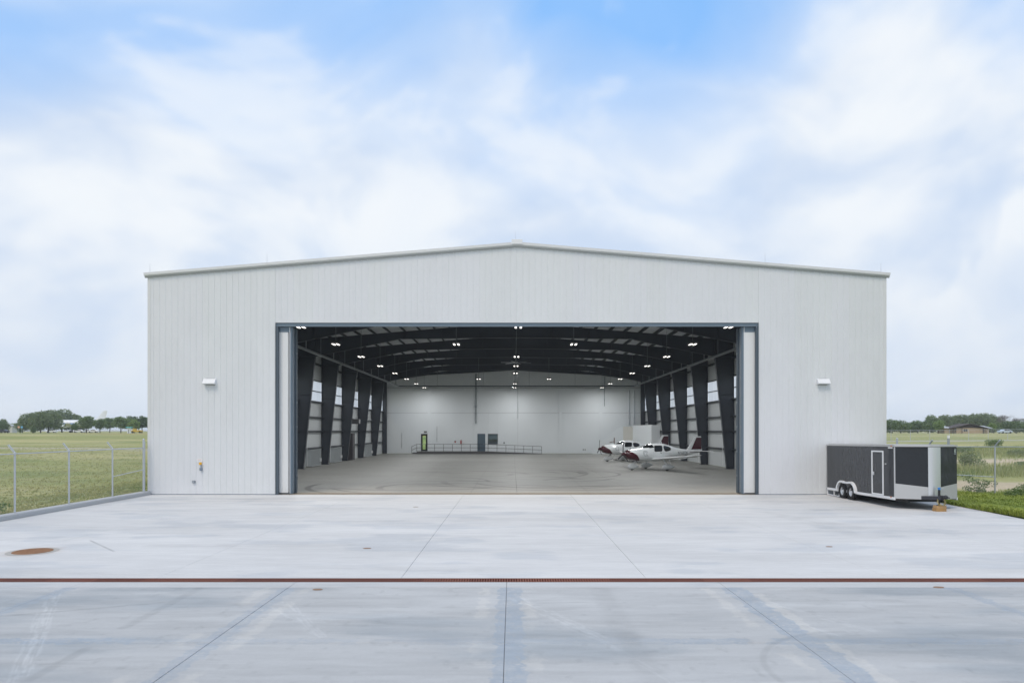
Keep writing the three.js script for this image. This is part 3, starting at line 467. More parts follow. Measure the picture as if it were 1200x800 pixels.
{
  const t = thing('standpipe', 'short red pipe with elbow beside the stair wall', 'pipe', [13.55, 0, -58.0]), red = mat([.16, .07, .05], .6);
  obj('riser', rod(V(0, .002, 0), V(0, 2.25, 0), .055, 10), red, t); obj('arm', rod(V(0, 1.75, 0), V(-.62, 1.62, 0), .045, 8), red, t); obj('valve', new THREE.TorusGeometry(.12, .025, 6, 14).translate(0, 1.2, .1), red, t);
  const e = thing('fire_extinguisher', 'red fire extinguisher hung on the white back wall', 'extinguisher', [-7.35, 1.35, -60.82]);
  const rd = mat([.45, .03, .025], .35); obj('cylinder', new THREE.LatheGeometry([[0, 0], [.08, 0], [.085, .03], [.085, .40], [.06, .47], [.025, .5], [.02, .54]].map((p) => new THREE.Vector2(...p)), 16), rd, e); obj('valve', [bx(.05, .06, .04, 0, .56, 0), bx(.12, .015, .03, .03, .60, 0)], blackPaint, e); obj('hose', new THREE.TubeGeometry(new THREE.CatmullRomCurve3([V(.03, .55, 0), V(.12, .5, .02), V(.12, .3, .02), V(.1, .12, .02)]), 12, .012, 6), rubber, e);
  const e2 = thing('alarm_box', 'small red alarm call box on the white back wall', 'alarm', [-8.15, 1.62, -60.9]); obj('box', rb(.2, .2, .07, 0, 0, 0, .01), mat([.32, .05, .045], .5), e2); obj('plate', rb(.34, .05, .03, 0, .14, 0, .005), mat([.2, .2, .2], .5), e2);
  const ex = thing('exit_sign', 'small grey exit sign above the glazed door', 'sign', [-12.3, 3.02, -60.9]); obj('housing', rb(.42, .2, .07, 0, 0, 0, .01), mat([.13, .14, .14], .5), ex);
  obj('face', new THREE.PlaneGeometry(.38, .17).translate(0, 0, .0365), new THREE.MeshStandardMaterial({ roughness: .6, map: canvasTex(128, 64, (c, w, h) => { c.fillStyle = '#5d6665'; c.fillRect(0, 0, w, h); c.fillStyle = '#6e2a26'; c.font = 'bold 44px sans-serif'; c.textAlign = 'center'; c.textBaseline = 'middle'; c.fillText('EXIT', w / 2, h / 2 + 2); }) }), ex);
  const sw = thing('card_reader', 'small black reader box on the wall beside the office window', 'box', [-1.35, 1.5, -60.9]); obj('box', rb(.14, .18, .06, 0, 0, 0, .01), blackPaint, sw); obj('lens', rb(.06, .05, .012, 0, .03, .034, .004), mat([.2, .2, .22], .2), sw);
  const ou = thing('wall_outlet', 'pair of small dark outlets low on the white back wall', 'outlet', [9.8, .55, -60.93]); for (const s of [-1, 1]) obj('cover', rb(.12, .16, .05, s * .13, 0, 0, .008), mat([.12, .12, .12], .5), ou);
}
{ // pipe run slung below the rafters round three sides
  const t = thing('pipe_run', 'grey square pipe run slung below the rafters round three sides', 'pipe', [0, 0, 0]); const Y = 9.02, zb = -55.2, m = mat([.24, .26, .275], .45, .25);
  const XL = -15.1, XR = 15.75;
  obj('pipe', rb(.16, .17, 53, XL, Y, -28.6, .03), m, t); obj('pipe', rb(.16, .17, 53, XR, Y, -28.6, .03), m, t); obj('pipe', rb(XR - XL + .16, .15, .15, (XL + XR) / 2, Y - .02, zb, .03), mat([.13, .145, .155], .5, .2), t);
  for (let k = 1; k <= 7; k++) for (const x of [XL, XR]) obj('hanger', [b2(x - .035, x + .035, Y + .08, loY(x) - .01, -k * BAY - .03, -k * BAY + .03)], m, t);
  for (let k = 0; k < 7; k++) for (const x of [XL, XR]) obj('hanger', rod(V(x, Y + .08, -k * BAY - 3.8), V(x, roofY(x) - .03, -k * BAY - 3.8), .02, 6), m, t);
  for (const x of [-10, -4, 2, 8, 12]) obj('hanger', rod(V(x, Y + .05, zb), V(x, roofY(x) - .03, zb), .015, 5), m, t);
}
// hanging lights: 26 fittings, two lit modules each
{
  const glow = new THREE.MeshStandardMaterial({ color: 0xffffff, emissive: lin(1, .95, .88), emissiveIntensity: 2.6 });
  const shell = mat([.10, .105, .11], .5, .3), cord = mat([.22, .24, .25], .6);
  const spots = []; const Y = 8.95;
  for (let b = 0; b < 8; b++) { const z = -b * BAY - 3.7; spots.push([-11.95, z], [11.75, z]); if (b === 1 || b === 5) spots.push([-3.95, z], [3.85, z]); else spots.push([.1, z]); }
  for (const [x, z] of spots) {
    const t = thing('high_bay_light', x < -8 ? 'lit high bay light in the row along the wall with the intake boxes' : x > 8 ? 'lit high bay light in the row along the wall behind the parked aircraft' : 'lit high bay light hanging in the middle bay under the hangar ridge', 'light', [x, Y, z], 0, 'high bay lights under the hangar roof');
    obj('housing', [rb(.5, .06, .7, 0, .06, 0, .02), rb(.17, .1, .8, -.14, .02, 0, .02), rb(.17, .1, .8, .14, .02, 0, .02)], shell, t);
    for (const s of [-1, 1]) obj('lens', rb(.11, .03, .72, s * .14, -.045, 0, .01), glow, t);
    obj('cord', rod(V(0, .09, 0), V(0, roofY(x) - .03 - Y, 0), .014, 5), cord, t);
    const L = new THREE.RectAreaLight(lin(.98, .99, 1), 245, .38, .72); L.position.set(x, Y - .075, z); L.lookAt(x, 0, z); scene.add(L);
  }
}
{ // ceiling fan
  const t = thing('ceiling_fan', 'pale bladed ceiling fan under the hangar ridge', 'fan', [.2, 10.75, -5.5 * BAY]); const m = mat([.42, .43, .45], .4, .4);
  obj('rod', rod(V(0, .1, 0), V(0, roofY(0) - .03 - 10.75, 0), .04, 8), m, t); obj('motor', new THREE.CylinderGeometry(.2, .24, .22, 20), m, t);
  for (let i = 0; i < 6; i++) obj('blade', bx(1.5, .02, .17, .95, -.02, 0).rotateX(.12).rotateY(i * Math.PI / 3 + .22), m, t);
}
console.log('inside ready');

// ───────────────────────── parked aircraft ─────────────────────────
const ST = [[-2.88, 1.46, 1.12, .17], [-2.84, 1.56, 1.0, .34], [-2.68, 1.63, .90, .46], [-2.3, 1.68, .80, .54], [-1.85, 1.74, .74, .60], [-1.35, 1.82, .71, .63], [-.95, 2.0, .70, .64], [-.55, 2.13, .70, .645], [0, 2.18, .71, .64], [.55, 2.13, .74, .61], [1.1, 2.0, .82, .53], [1.7, 1.83, .93, .43], [2.4, 1.69, 1.07, .31], [3.2, 1.60, 1.20, .20], [4.0, 1.56, 1.33, .11], [4.35, 1.55, 1.42, .05]];
function stAt(x) { // Catmull-Rom between stations
  let i = 0; while (i < ST.length - 2 && x > ST[i + 1][0]) i++; const a = ST[Math.max(0, i - 1)], b = ST[i], c = ST[i + 1], d = ST[Math.min(ST.length - 1, i + 2)], t = clamp((x - b[0]) / (c[0] - b[0]));
  return [1, 2, 3].map((k) => { const m0 = (c[k] - a[k]) / (c[0] - a[0] || 1) * (c[0] - b[0]), m1 = (d[k] - b[k]) / (d[0] - b[0] || 1) * (c[0] - b[0]), t2 = t * t, t3 = t2 * t; return (2 * t3 - 3 * t2 + 1) * b[k] + (t3 - 2 * t2 + t) * m0 + (-2 * t3 + 3 * t2) * c[k] + (t3 - t2) * m1; });
}
const EXP = 2.5;
function hullZ(x, y) { const [t, b, w] = stAt(x), cy = (t + b) / 2, hh = (t - b) / 2, k = clamp(Math.abs(y - cy) / hh); const narrow = y > cy ? 1 - .16 * k : 1; return w * narrow * Math.pow(Math.max(0, 1 - Math.pow(k, EXP)), 1 / EXP); }
function hullGeo() {
  const nx = 72, na = 40, P = [], U = [], I = [];
  for (let i = 0; i <= nx; i++) { const x = lerp(-2.88, 4.35, i / nx), [t, b, w] = stAt(x), cy = (t + b) / 2, hh = (t - b) / 2;
    for (let j = 0; j <= na; j++) { const a = j / na * 2 * Math.PI, sy = Math.sin(a), cz = Math.cos(a), y = cy + hh * Math.sign(sy) * Math.pow(Math.abs(sy), 2 / EXP), k = Math.abs(y - cy) / hh, nar = y > cy ? 1 - .16 * k : 1, z = w * nar * Math.sign(cz) * Math.pow(Math.abs(cz), 2 / EXP);
      P.push(x, y, z); const side = (j <= na / 4 || j >= na * 3 / 4) ? 1 : 0; U.push((x + 3.4) / 8, (side ? .5 : 0) + (y - .6) / 1.7 * .5); } }
  for (let i = 0; i < nx; i++) for (let j = 0; j < na; j++) { const a = i * (na + 1) + j; I.push(a, a + 1, a + na + 1, a + 1, a + na + 2, a + na + 1); }
  const g = new THREE.BufferGeometry(); g.setAttribute('position', new THREE.Float32BufferAttribute(P, 3)); g.setAttribute('uv', new THREE.Float32BufferAttribute(U, 2)); g.setIndex(I); g.computeVertexNormals(); return g;
}
function airfoil(chord, tk, n = 10) { const up = [], lo = []; for (let i = 0; i <= n; i++) { const t = .5 - .5 * Math.cos(Math.PI * i / n), y = 5 * tk * (.2969 * Math.sqrt(t) - .126 * t - .3516 * t * t + .2843 * t ** 3 - .1036 * t ** 4); up.push([t * chord, y * chord]); lo.push([t * chord, -y * chord * .75]); } return [...up, ...lo.reverse().slice(1, -1)]; }
function wingGeo(secs, vertical) { // secs: [span, xLE, y, chord, thickness]
  const P = [], I = []; let m = 0; secs.forEach(([sp, xl, y, c, tk]) => { const a = airfoil(c, tk); m = a.length; for (const [u, v] of a) P.push(xl + u, vertical ? sp : y + v, vertical ? v : sp); });
  for (let i = 0; i < secs.length - 1; i++) for (let j = 0; j < m; j++) { const a = i * m + j, b = i * m + (j + 1) % m; I.push(a, b, a + m, b, b + m, a + m); }
  for (const e of [0, secs.length - 1]) for (let j = 1; j < m - 1; j++) I.push(e * m, e * m + j, e * m + j + 1);
  const g = new THREE.BufferGeometry(); g.setAttribute('position', new THREE.Float32BufferAttribute(P, 3)); g.setIndex(I); const h = g.toNonIndexed(); h.computeVertexNormals(); return h;
}
function teardrop(L, w, h, x, y, z) { const P = [], I = [], nx = 18, na = 14; for (let i = 0; i <= nx; i++) { const t = i / nx, r = Math.pow(Math.sin(Math.PI * Math.pow(t, .68)), .75); for (let j = 0; j < na; j++) { const a = j / na * 2 * Math.PI; P.push(x + (t - .38) * L, y + Math.sin(a) * r * h / 2 + .05 * t * h, z + Math.cos(a) * r * w / 2); } } for (let i = 0; i < nx; i++) for (let j = 0; j < na; j++) { const a = i * na + j, b = i * na + (j + 1) % na; I.push(a, b, a + na, b, b + na, a + na); } const g = new THREE.BufferGeometry(); g.setAttribute('position', new THREE.Float32BufferAttribute(P, 3)); g.setIndex(I); g.computeVertexNormals(); return g; }
function windowPatch(cx, cy, ax, ay, n, side, skew = 0, taper = 0) { const P = [], I = [], nr = 6, na = 36; for (let r = 0; r <= nr; r++) for (let j = 0; j < na; j++) { const a = j / na * 2 * Math.PI, ca = Math.cos(a), sa = Math.sin(a), u = Math.sign(ca) * Math.pow(Math.abs(ca), 2 / n) * r / nr, v = Math.sign(sa) * Math.pow(Math.abs(sa), 2 / n) * r / nr; const x = cx + ax * u + skew * v, y = cy + ay * v * (1 - taper * u); P.push(x, y, side * (hullZ(x, y) + .008)); } for (let r = 0; r < nr; r++) for (let j = 0; j < na; j++) { const a = r * na + j, b = r * na + (j + 1) % na; I.push(a, b, a + na, b, b + na, a + na); } const g = new THREE.BufferGeometry(); g.setAttribute('position', new THREE.Float32BufferAttribute(P, 3)); g.setIndex(I); g.computeVertexNormals(); return g; }
function screenPatch() { const P = [], I = [], nu = 10, nv = 16; for (let i = 0; i <= nu; i++) for (let j = 0; j <= nv; j++) { const v = j / nv * 2 - 1, av = Math.abs(v), xb = -1.42 + .62 * av * av, xt = -.66 + .16 * av, x = lerp(xb, xt, i / nu); const [t, b, w] = stAt(x), cy = (t + b) / 2, hh = (t - b) / 2; const a = Math.PI / 2 - v * 1.05, sy = Math.sin(a), cz = Math.cos(a); const y = cy + hh * Math.pow(Math.abs(sy), 2 / EXP), k = (y - cy) / hh, z = w * (1 - .16 * k) * Math.sign(cz) * Math.pow(Math.abs(cz), 2 / EXP); P.push(x - .006, y + .008, z * 1.008); } for (let i = 0; i < nu; i++) for (let j = 0; j < nv; j++) { const a = i * (nv + 1) + j; I.push(a, a + 1, a + nv + 1, a + 1, a + nv + 2, a + nv + 1); } const g = new THREE.BufferGeometry(); g.setAttribute('position', new THREE.Float32BufferAttribute(P, 3)); g.setIndex(I); g.computeVertexNormals(); return g; }
const livery = canvasTex(2048, 870, (c, W, H) => {
  c.fillStyle = '#e4e7e8'; c.fillRect(0, 0, W, H);
  const px = (x) => (x + 3.4) / 8 * W;
  for (const half of [0, 1]) { // canvas y runs down while v runs up; half 1 is the left flank (v .5 to 1)
    const py = (y) => H - ((half ? .5 : 0) + (y - .6) / 1.7 * .5) * H;
    c.save(); c.beginPath(); c.rect(0, half ? 0 : H / 2, W, H / 2); c.clip();
    c.fillStyle = '#4a1020'; c.beginPath(); c.moveTo(px(-3.4), py(1.75)); c.lineTo(px(-2.72), py(1.68)); c.lineTo(px(-2.5), py(1.5)); c.lineTo(px(-2.1), py(1.25)); c.lineTo(px(-1.62), py(.6)); c.lineTo(px(-3.4), py(.5)); c.fill();
    c.fillStyle = '#e4e7e8'; c.beginPath(); c.ellipse(px(-2.62), py(1.60), 14, 8, -.3, 0, 7); c.fill();
    c.strokeStyle = '#8d9498'; c.lineWidth = 1.5; c.strokeRect(px(-.62), py(2.05), px(.32) - px(-.62), py(.9) - py(2.05));
    c.fillStyle = '#4b5257'; c.fillRect(px(.0), py(1.42), 26, 7);
    c.lineWidth = 7; c.strokeStyle = '#6d767b'; c.beginPath(); c.arc(px(-1.33), py(1.36), 52, .9, 5.9); c.stroke(); c.lineWidth = 6; c.beginPath(); c.arc(px(-1.33), py(1.36), 30, 2, 6.6); c.stroke(); c.beginPath(); c.moveTo(px(-1.33) + 8, py(1.36) + 10); c.lineTo(px(-1.33) + 62, py(1.36) + 66); c.stroke();
    c.fillStyle = '#5c656b'; c.font = 'bold 76px sans-serif'; c.textAlign = 'center'; c.textBaseline = 'middle'; c.fillText('N169TX', px(2.35), py(1.36)); 
    c.fillStyle = '#4a1020'; c.fillRect(px(3.1), py(1.43), px(4.4) - px(3.1), 9);
    c.restore();
  }
});
function makePlane(label) {
  const t = thing('light_aircraft', label, 'aircraft'), white = phys([.77, .79, .80], .22, { clearcoat: .6, clearcoatRoughness: .12 }), maroon = phys([.062, .010, .020], .25, { clearcoat: .6 }), glass = phys([.012, .014, .016], .06, { clearcoat: .5 });
  const body = obj('fuselage', hullGeo(), phys(1, .22, { map: livery, clearcoat: .6, clearcoatRoughness: .12 }), t);
  for (const s of [-1, 1]) { const a = obj('cabin_window', windowPatch(-.13, 1.74, .38, .245, 6, s, .045, .04), glass, body); const b = obj('cabin_window', windowPatch(.75, 1.73, .37, .21, 2.8, s, -.03, .32), glass, body); }
  obj('windscreen', screenPatch(), glass, body);
  obj('door_handle', bx(.12, .03, .02, .1, 1.36, hullZ(.1, 1.36) + .01), blackPaint, body);
  const wing = obj('wing', M([1, -1].map((s) => wingGeo([[s * .35, -.72, .86, 1.42, .15], [s * 2.6, -.62, 1.05, 1.22, .15], [s * 5.35, -.42, 1.29, .88, .14], [s * 5.8, -.22, 1.36, .55, .10]]))), white, t);
  for (const s of [-1, 1]) { for (const k of [1.5, 3.0]) obj('flap_fairing', teardrop(.7, .07, .2, .55, .80 + .085 * k, s * k), white, wing); obj('aileron_gap', bx(.012, .05, 2.2, .28, 1.195, s * 4.2), mat(.3, .6), wing); }
  obj('tailplane', M([1, -1].map((s) => wingGeo([[s * .05, 3.45, 1.50, .92, .11], [s * 1.95, 3.72, 1.50, .58, .10], [s * 2.05, 3.85, 1.50, .4, .08]]))), white, t);
  const fin = obj('fin', wingGeo([[1.50, 2.75, 0, 1.75, .07], [1.72, 3.02, 0, 1.42, .08], [2.2, 3.38, 0, 1.0, .09], [2.66, 3.66, 0, .72, .09], [2.72, 3.76, 0, .58, .06]], true), white, t);
  for (const s of [-1, 1]) obj('fin_panel', quads([[[3.36, 1.63, s * .068], [4.40, 1.63, s * .022], [4.37, 2.62, s * .02], [3.88, 2.62, s * .046]]]), maroon, fin);
  const sp = obj('spinner', new THREE.LatheGeometry([[0, 0], [.06, .02], [.12, .10], [.16, .22], [.175, .36]].map((p) => new THREE.Vector2(...p)), 20).rotateZ(-Math.PI / 2).translate(-3.22, 1.29, 0), maroon, t);
  for (let i = 0; i < 3; i++) { const g = new THREE.CapsuleGeometry(.07, .72, 4, 10).scale(.28, 1, 1).translate(0, .52, 0).rotateX(i * 2.0944 + .06).translate(-3.06, 1.29, 0); obj('propeller_blade', g, blackPaint, sp); }
  const gear = (x, z, top, nose) => { const leg = obj('gear_leg', [rod(V(top[0], top[1], top[2]), V(x + .02, .42, z), .075, 10, .065)], white, t); obj('wheel_pant', teardrop(nose ? 1.05 : 1.2, .33, .46, x, .29, z), white, leg); obj('tyre', new THREE.TorusGeometry(.13, .062, 8, 20).translate(x + .02, .192, z), rubber, leg); };
  gear(-2.25, 0, [-1.75, .85, 0], 1); gear(0, 1.62, [.0, .92, .95]); gear(0, -1.62, [.0, .92, -.95]);
  obj('boarding_step', rod(V(.9, .86, .5), V(1.05, .45, .62), .02, 6), white, t); obj('antenna', bx(.06, .2, .01, .5, 2.2, 0), white, t); obj('exhaust', rod(V(-2.0, .8, .2), V(-1.85, .62, .22), .035, 8), mat(.2, .4, .7), t);
  return t;
}
{
  const p = makePlane('white light aircraft with maroon cowl and fin, parked nearer the door'); p.position.set(11.55, 0, -21.9); p.rotation.y = 20 * Math.PI / 180; p.userData.group = 'aircraft parked in the hangar';
  dup(p, [11.85, 0, -37.2], 8 * Math.PI / 180, 'white light aircraft with maroon cowl parked deeper inside near the stair');
}
console.log('aircraft ready');

// ───────────────────────── cargo trailer ─────────────────────────
{
  const t = thing('cargo_trailer', 'black enclosed cargo trailer with silver V nose beside the hangar wall', 'trailer', [16.68, -.03, 0.12], 0); t.rotation.x = -.0145;   // nose jacked up a little
  const w = 1.28, y0 = .36, y1 = 2.52, F = 6.0, N = 6.55, nf = .22;
  const wavy = tex(256, 256, (u, v) => { const k = tnoise(u, v, 3, 3, 21); return [k, k, k]; }, { srgb: false });
  const gloss = phys([.030, .033, .038], .24, { specularIntensity: .6, bumpMap: wavy, bumpScale: .02 });
  const side = phys([.036, .039, .044], .22, { bumpMap: wavy, bumpScale: .011 });
  const poly = [[-w, 0], [w, 0], [w, F], [nf, N], [-nf, N], [-w, F]];
  const prism = (p, a, b) => { const g = new THREE.ExtrudeGeometry(new THREE.Shape(p.map(([x, z]) => new THREE.Vector2(x, -z))), { depth: b - a, bevelEnabled: false }); return g.rotateX(-Math.PI / 2).translate(0, a, 0); };
  const shrink = poly.map(([x, z]) => [x * .985, z * .99 + .03]);
  obj('body', prism(shrink, y0, y1), blackPaint, t);
  const sheet = (p, q, ya, yb, yc, yd, off, th) => { // upright sheet from p to q, bottoms ya yb, tops yc yd
    const dx = q[0] - p[0], dz = q[1] - p[1], l = Math.hypot(dx, dz), nx = -dz / l, nz = dx / l, o = off, i = off - th; const A = (a, y, k) => [a[0] + nx * k, y, a[1] + nz * k];
    const u = [[0, 0], [l, 0], [l, 1], [0, 1]];
    return quads([[A(p, ya, o), A(q, yb, o), A(q, yd, o), A(p, yc, o)], [A(q, yb, i), A(p, ya, i), A(p, yc, i), A(q, yd, i)], [A(p, yc, o), A(q, yd, o), A(q, yd, i), A(p, yc, i)], [A(p, ya, i), A(q, yb, i), A(q, yb, o), A(p, ya, o)], [A(p, ya, i), A(p, ya, o), A(p, yc, o), A(p, yc, i)], [A(q, yb, o), A(q, yb, i), A(q, yd, i), A(q, yd, o)]], Array(6).fill(u)); };
  const SL = -w, P = (z) => [SL, z];
  const cut = [.05, 1.24, 2.44, 3.6, 4.25]; // side sheets, door between 4.25 and 5.2
  for (let i = 0; i < cut.length - 1; i++) obj('side_panel', sheet(P(cut[i] + .003), P(cut[i + 1] - .003), i ? y0 + .06 : y0 + .06, y0 + .06, y1 - .06, y1 - .06, .008, .01).scale(1, 1, 1), side, t);
  for (let i = 0; i < 5; i++) obj('side_panel', sheet([w, F - .04 - i * 1.18], [w, F - .04 - (i + 1) * 1.18 + .006], y0 + .06, y0 + .06, y1 - .06, y1 - .06, .008, .01), side, t);
  obj('side_panel', sheet(P(4.25), P(5.2), 2.3, 2.3, y1 - .06, y1 - .06, .008, .01), side, t);
  obj('side_panel', sheet(P(5.205), P(5.62), y0 + .06, y0 + .06, y1 - .06, y1 - .06, .008, .01), side, t);
  obj('side_panel', sheet(P(5.625), P(F - .03), y0 + .06, y0 + .06, y1 - .06, y1 - .06, .009, .01), gloss, t);
  const door = obj('side_door', sheet(P(4.34), P(5.12), y0 + .12, y0 + .12, 2.24, 2.24, .012, .01), side, t);
  const fr = (a, b, c, d) => sheet(P(a), P(b), c, c, d, d, .028, .03);
  obj('door_frame', [fr(4.255, 4.335, y0 + .06, 2.30), fr(5.12, 5.2, y0 + .06, 2.30), fr(4.336, 5.119, 2.24, 2.30), fr(4.336, 5.119, y0 + .06, y0 + .12)], whitePaint, door);
  obj('door_latch', rb(.05, .14, .1, SL - .04, 1.32, 4.45, .01), aluminium, door); obj('hold_back', rb(.05, .06, .06, SL - .03, 1.75, 5.4, .01), aluminium, t);
  const A = [-w, F], B = [-nf, N], C = [nf, N], D = [w, F];
  obj('nose_panel', sheet([A[0] - 0 + .02, A[1] + .01], B, .98, .86, y1 - .06, y1 - .06, .006, .008), gloss, t); obj('nose_panel', sheet(C, [D[0] - .02, D[1] + .01], .86, .98, y1 - .06, y1 - .06, .006, .008), gloss, t);
  obj('stone_guard', sheet([A[0] + .02, A[1] + .01], B, y0 + .0, y0, .975, .855, .009, .01), aluDull, t); obj('stone_guard', sheet(C, [D[0] - .02, D[1] + .01], y0, y0, .855, .975, .009, .01), aluDull, t);
  { const seg = []; for (let i = 0; i <= 10; i++) { const k = i / 10 * 2 - 1; seg.push([k * (nf + .03), N + .02 + .07 * (1 - k * k)]); } const L = []; for (let i = 0; i < 10; i++) L.push([[seg[i][0], y0, seg[i][1]], [seg[i + 1][0], y0, seg[i + 1][1]], [seg[i + 1][0], y1 - .06, seg[i + 1][1]], [seg[i][0], y1 - .06, seg[i][1]]]); obj('nose_cap', mergeVertices(quads(L).deleteAttribute('normal') && (() => { const g = quads(L); g.deleteAttribute('normal'); g.deleteAttribute('uv'); return g; })()), aluminium, t).geometry.computeVertexNormals(); }
  obj('corner_post', [sheet([-w - .004, F - .03], [-w + .03, F + .012], y0, y0, y1 - .06, y1 - .06, .012, .02), b2(-w - .014, -w + .05, y0, y1 - .06, -.01, .048)], aluDull, t);
  const top = poly.map(([x, z]) => [x * 1.012, z > 6.2 ? z + .07 : z * 1.004]);
  obj('roof_edge', prism(top, y1 - .045, y1 + .02), aluDull, t); obj('roof', prism(shrink.map(([x, z]) => [x * .97, z * .985 + .05]), y1 + .021, y1 + .04), aluDull, t);
  obj('bottom_rail', [sheet(P(.05), P(F), y0 - .06, y0 - .06, y0 + .055, y0 + .055, .014, .05), sheet([w, F], [w, .05], y0 - .06, y0 - .06, y0 + .055, y0 + .055, .014, .05)], whitePaint, t);
  obj('rear_door', [b2(-w + .06, w - .06, y0 + .06, y1 - .08, -.03, -.002)], side, t);
  obj('rear_frame', [b2(-w, w, .05, .10, .02, .1), b2(-w - .012, -w + .03, .06, .30, .02, .06), b2(-w - .012, -w + .03, .06, .30, .72, .76), b2(-w - .012, -w + .03, .06, .30, 1.25, 1.29), b2(-w - .012, -w + .03, .05, .09, .061, 1.25)], whitePaint, t);
  obj('chassis', [b2(-.75, -.65, .2, .34, .2, F), b2(.65, .75, .2, .34, .2, F), b2(-.64, .64, .22, .33, 2.0, 2.1), b2(-.64, .64, .22, .33, 5.8, 5.95)], blackPaint, t);
  // tandem wheels and fender
  for (const s of [-1, 1]) {
    const wx = s * (w - .02);
    for (const z of [1.68, 2.50]) { const wh = group('wheel', t); wh.position.set(wx, .345, z);
      obj('tyre', new THREE.LatheGeometry([[.19, -.10], [.30, -.105], [.335, -.085], [.345, -.03], [.345, .03], [.335, .085], [.30, .105], [.19, .10]].map((p) => new THREE.Vector2(...p)), 32).rotateZ(Math.PI / 2), rubber, wh);
      const rim = [new THREE.LatheGeometry([[0, .02], [.07, .035], [.09, .02], [.15, .01], [.18, .06], [.2, .085], [.195, -.09], [0, -.05]].map((p) => new THREE.Vector2(...p)), 28).rotateZ(s > 0 ? -Math.PI / 2 : Math.PI / 2)]; for (let i = 0; i < 5; i++) rim.push(new THREE.CylinderGeometry(.014, .014, .03, 8).rotateZ(Math.PI / 2).translate(s * .035, Math.cos(i * 1.2566) * .06, Math.sin(i * 1.2566) * .06)); obj('rim', rim, mat([.62, .64, .66], .3, .6), wh); }
    const sh = new THREE.Shape(); const arch = (r) => { const pts = []; const c1 = 1.68, c2 = 2.50; for (let i = 0; i <= 14; i++) { const a = Math.PI - i / 14 * Math.PI * .62; pts.push([c1 + Math.cos(a) * r, .345 + Math.sin(a) * r]); } for (let i = 0; i <= 14; i++) { const a = Math.PI * .62 - i / 14 * Math.PI * .62; pts.push([c2 + Math.cos(a) * r, .345 + Math.sin(a) * r]); } return pts; };
    const o = arch(.50), n = arch(.42).reverse(); [...o, ...n].forEach(([a, b], i) => i ? sh.lineTo(a, b) : sh.moveTo(a, b)); sh.closePath();
    const fg = new THREE.ExtrudeGeometry(sh, { depth: .14, bevelEnabled: false }).rotateY(-Math.PI / 2); // shape x becomes z
    obj('fender', fg.translate(s > 0 ? w + .13 : -w + .01, 0, 0), whitePaint, t);
    obj('wheel_well', b2(s * (w + .006), s * (w - .32), .36, .78, 1.24, 2.94), rubber, t);
    obj('axle_hub', [rod(V(0, .345, 1.68), V(s * (w - .12), .345, 1.68), .045, 8), rod(V(0, .345, 2.5), V(s * (w - .12), .345, 2.5), .045, 8)], blackPaint, t);
  }
  // A-frame tongue, coupler, jack
  const tg = group('tongue', t);
  obj('beam', [bar(V(-.75, .40, 5.9), V(-.03, .46, 7.05), .075, .14), bar(V(.75, .40, 5.9), V(.03, .46, 7.05), .075, .14), b2(-.22, .22, .36, .44, 6.70, 6.78)], mat([.035, .036, .045], .45), tg);
  obj('coupler', [rb(.14, .13, .42, 0, .50, 7.10, .03), new THREE.SphereGeometry(.085, 14, 10).translate(0, .51, 7.27)], blackPaint, tg);
  obj('jack', [rod(V(0, .16, 6.86), V(0, .62, 6.86), .032, 10), rod(V(0, .4, 6.86), V(0, .78, 6.86), .045, 10), bx(.16, .012, .16, 0, .168, 6.86)], blackPaint, tg);
  obj('jack_head', [new THREE.CylinderGeometry(.05, .05, .09, 12).translate(0, .825, 6.86)], mat([.05, .22, .55], .4), tg); obj('jack_crank', [rod(V(0, .83, 6.86), V(.17, .83, 6.86), .012), rod(V(.17, .83, 6.86), V(.17, .72, 6.86), .012)], galv, tg);
  const ch = []; for (const s of [-1, 1]) for (let i = 0; i < 9; i++) { const k = i / 8; ch.push(new THREE.TorusGeometry(.026, .008, 5, 10).rotateY(i % 2 ? Math.PI / 2 : 0).translate(s * (.05 + .10 * Math.sin(k * 3.1)), .50 - .30 * Math.sin(k * 1.6), 6.94 + .12 * k)); } obj('safety_chain', ch, mat([.55, .45, .2], .5, .4), tg);
  obj('electric_plug', rod(V(.1, .5, 6.95), V(.3, .47, 7.05), .025, 8), blackPaint, tg);
  // lamps and badge
  const amber = mat([.6, .16, .02], .3); obj('marker_light', rb(.03, .04, .08, -w - .015, .40, 5.75, .008), amber, t); obj('marker_light', rb(.03, .04, .08, -w - .015, y1 - .02, 5.8, .008), amber, t); obj('strap', rb(.02, .06, .32, -w - .012, y1 - .09, 5.72, .006), trimPaint, t);
  const dxn = D[0] - C[0], dzn = D[1] - C[1], ln = Math.hypot(dxn, dzn), bt = canvasTex(64, 96, (c) => { c.fillStyle = '#17191b'; c.fillRect(0, 0, 64, 96); c.fillStyle = '#b9c4bd'; c.beginPath(); c.moveTo(30, 8); c.quadraticCurveTo(52, 18, 44, 48); c.quadraticCurveTo(56, 58, 46, 66); c.lineTo(18, 64); c.quadraticCurveTo(10, 40, 22, 26); c.fill(); c.fillStyle = '#17191b'; c.fillRect(34, 34, 4, 22); c.fillStyle = '#8f979a'; c.fillRect(6, 76, 52, 14); });
  const bg = new THREE.PlaneGeometry(.18, .27); const bm = obj('badge', bg, new THREE.MeshStandardMaterial({ map: bt, roughness: .4 }), t); bm.position.set(C[0] + dxn * .87, 2.29, C[1] + dzn * .87); bm.rotation.y = Math.atan2(-dzn, dxn) ; bm.translateZ(.014);
  const blk = thing('wood_block', 'tan wooden block under the trailer tongue jack', 'block', [16.68, 0, 6.98]);
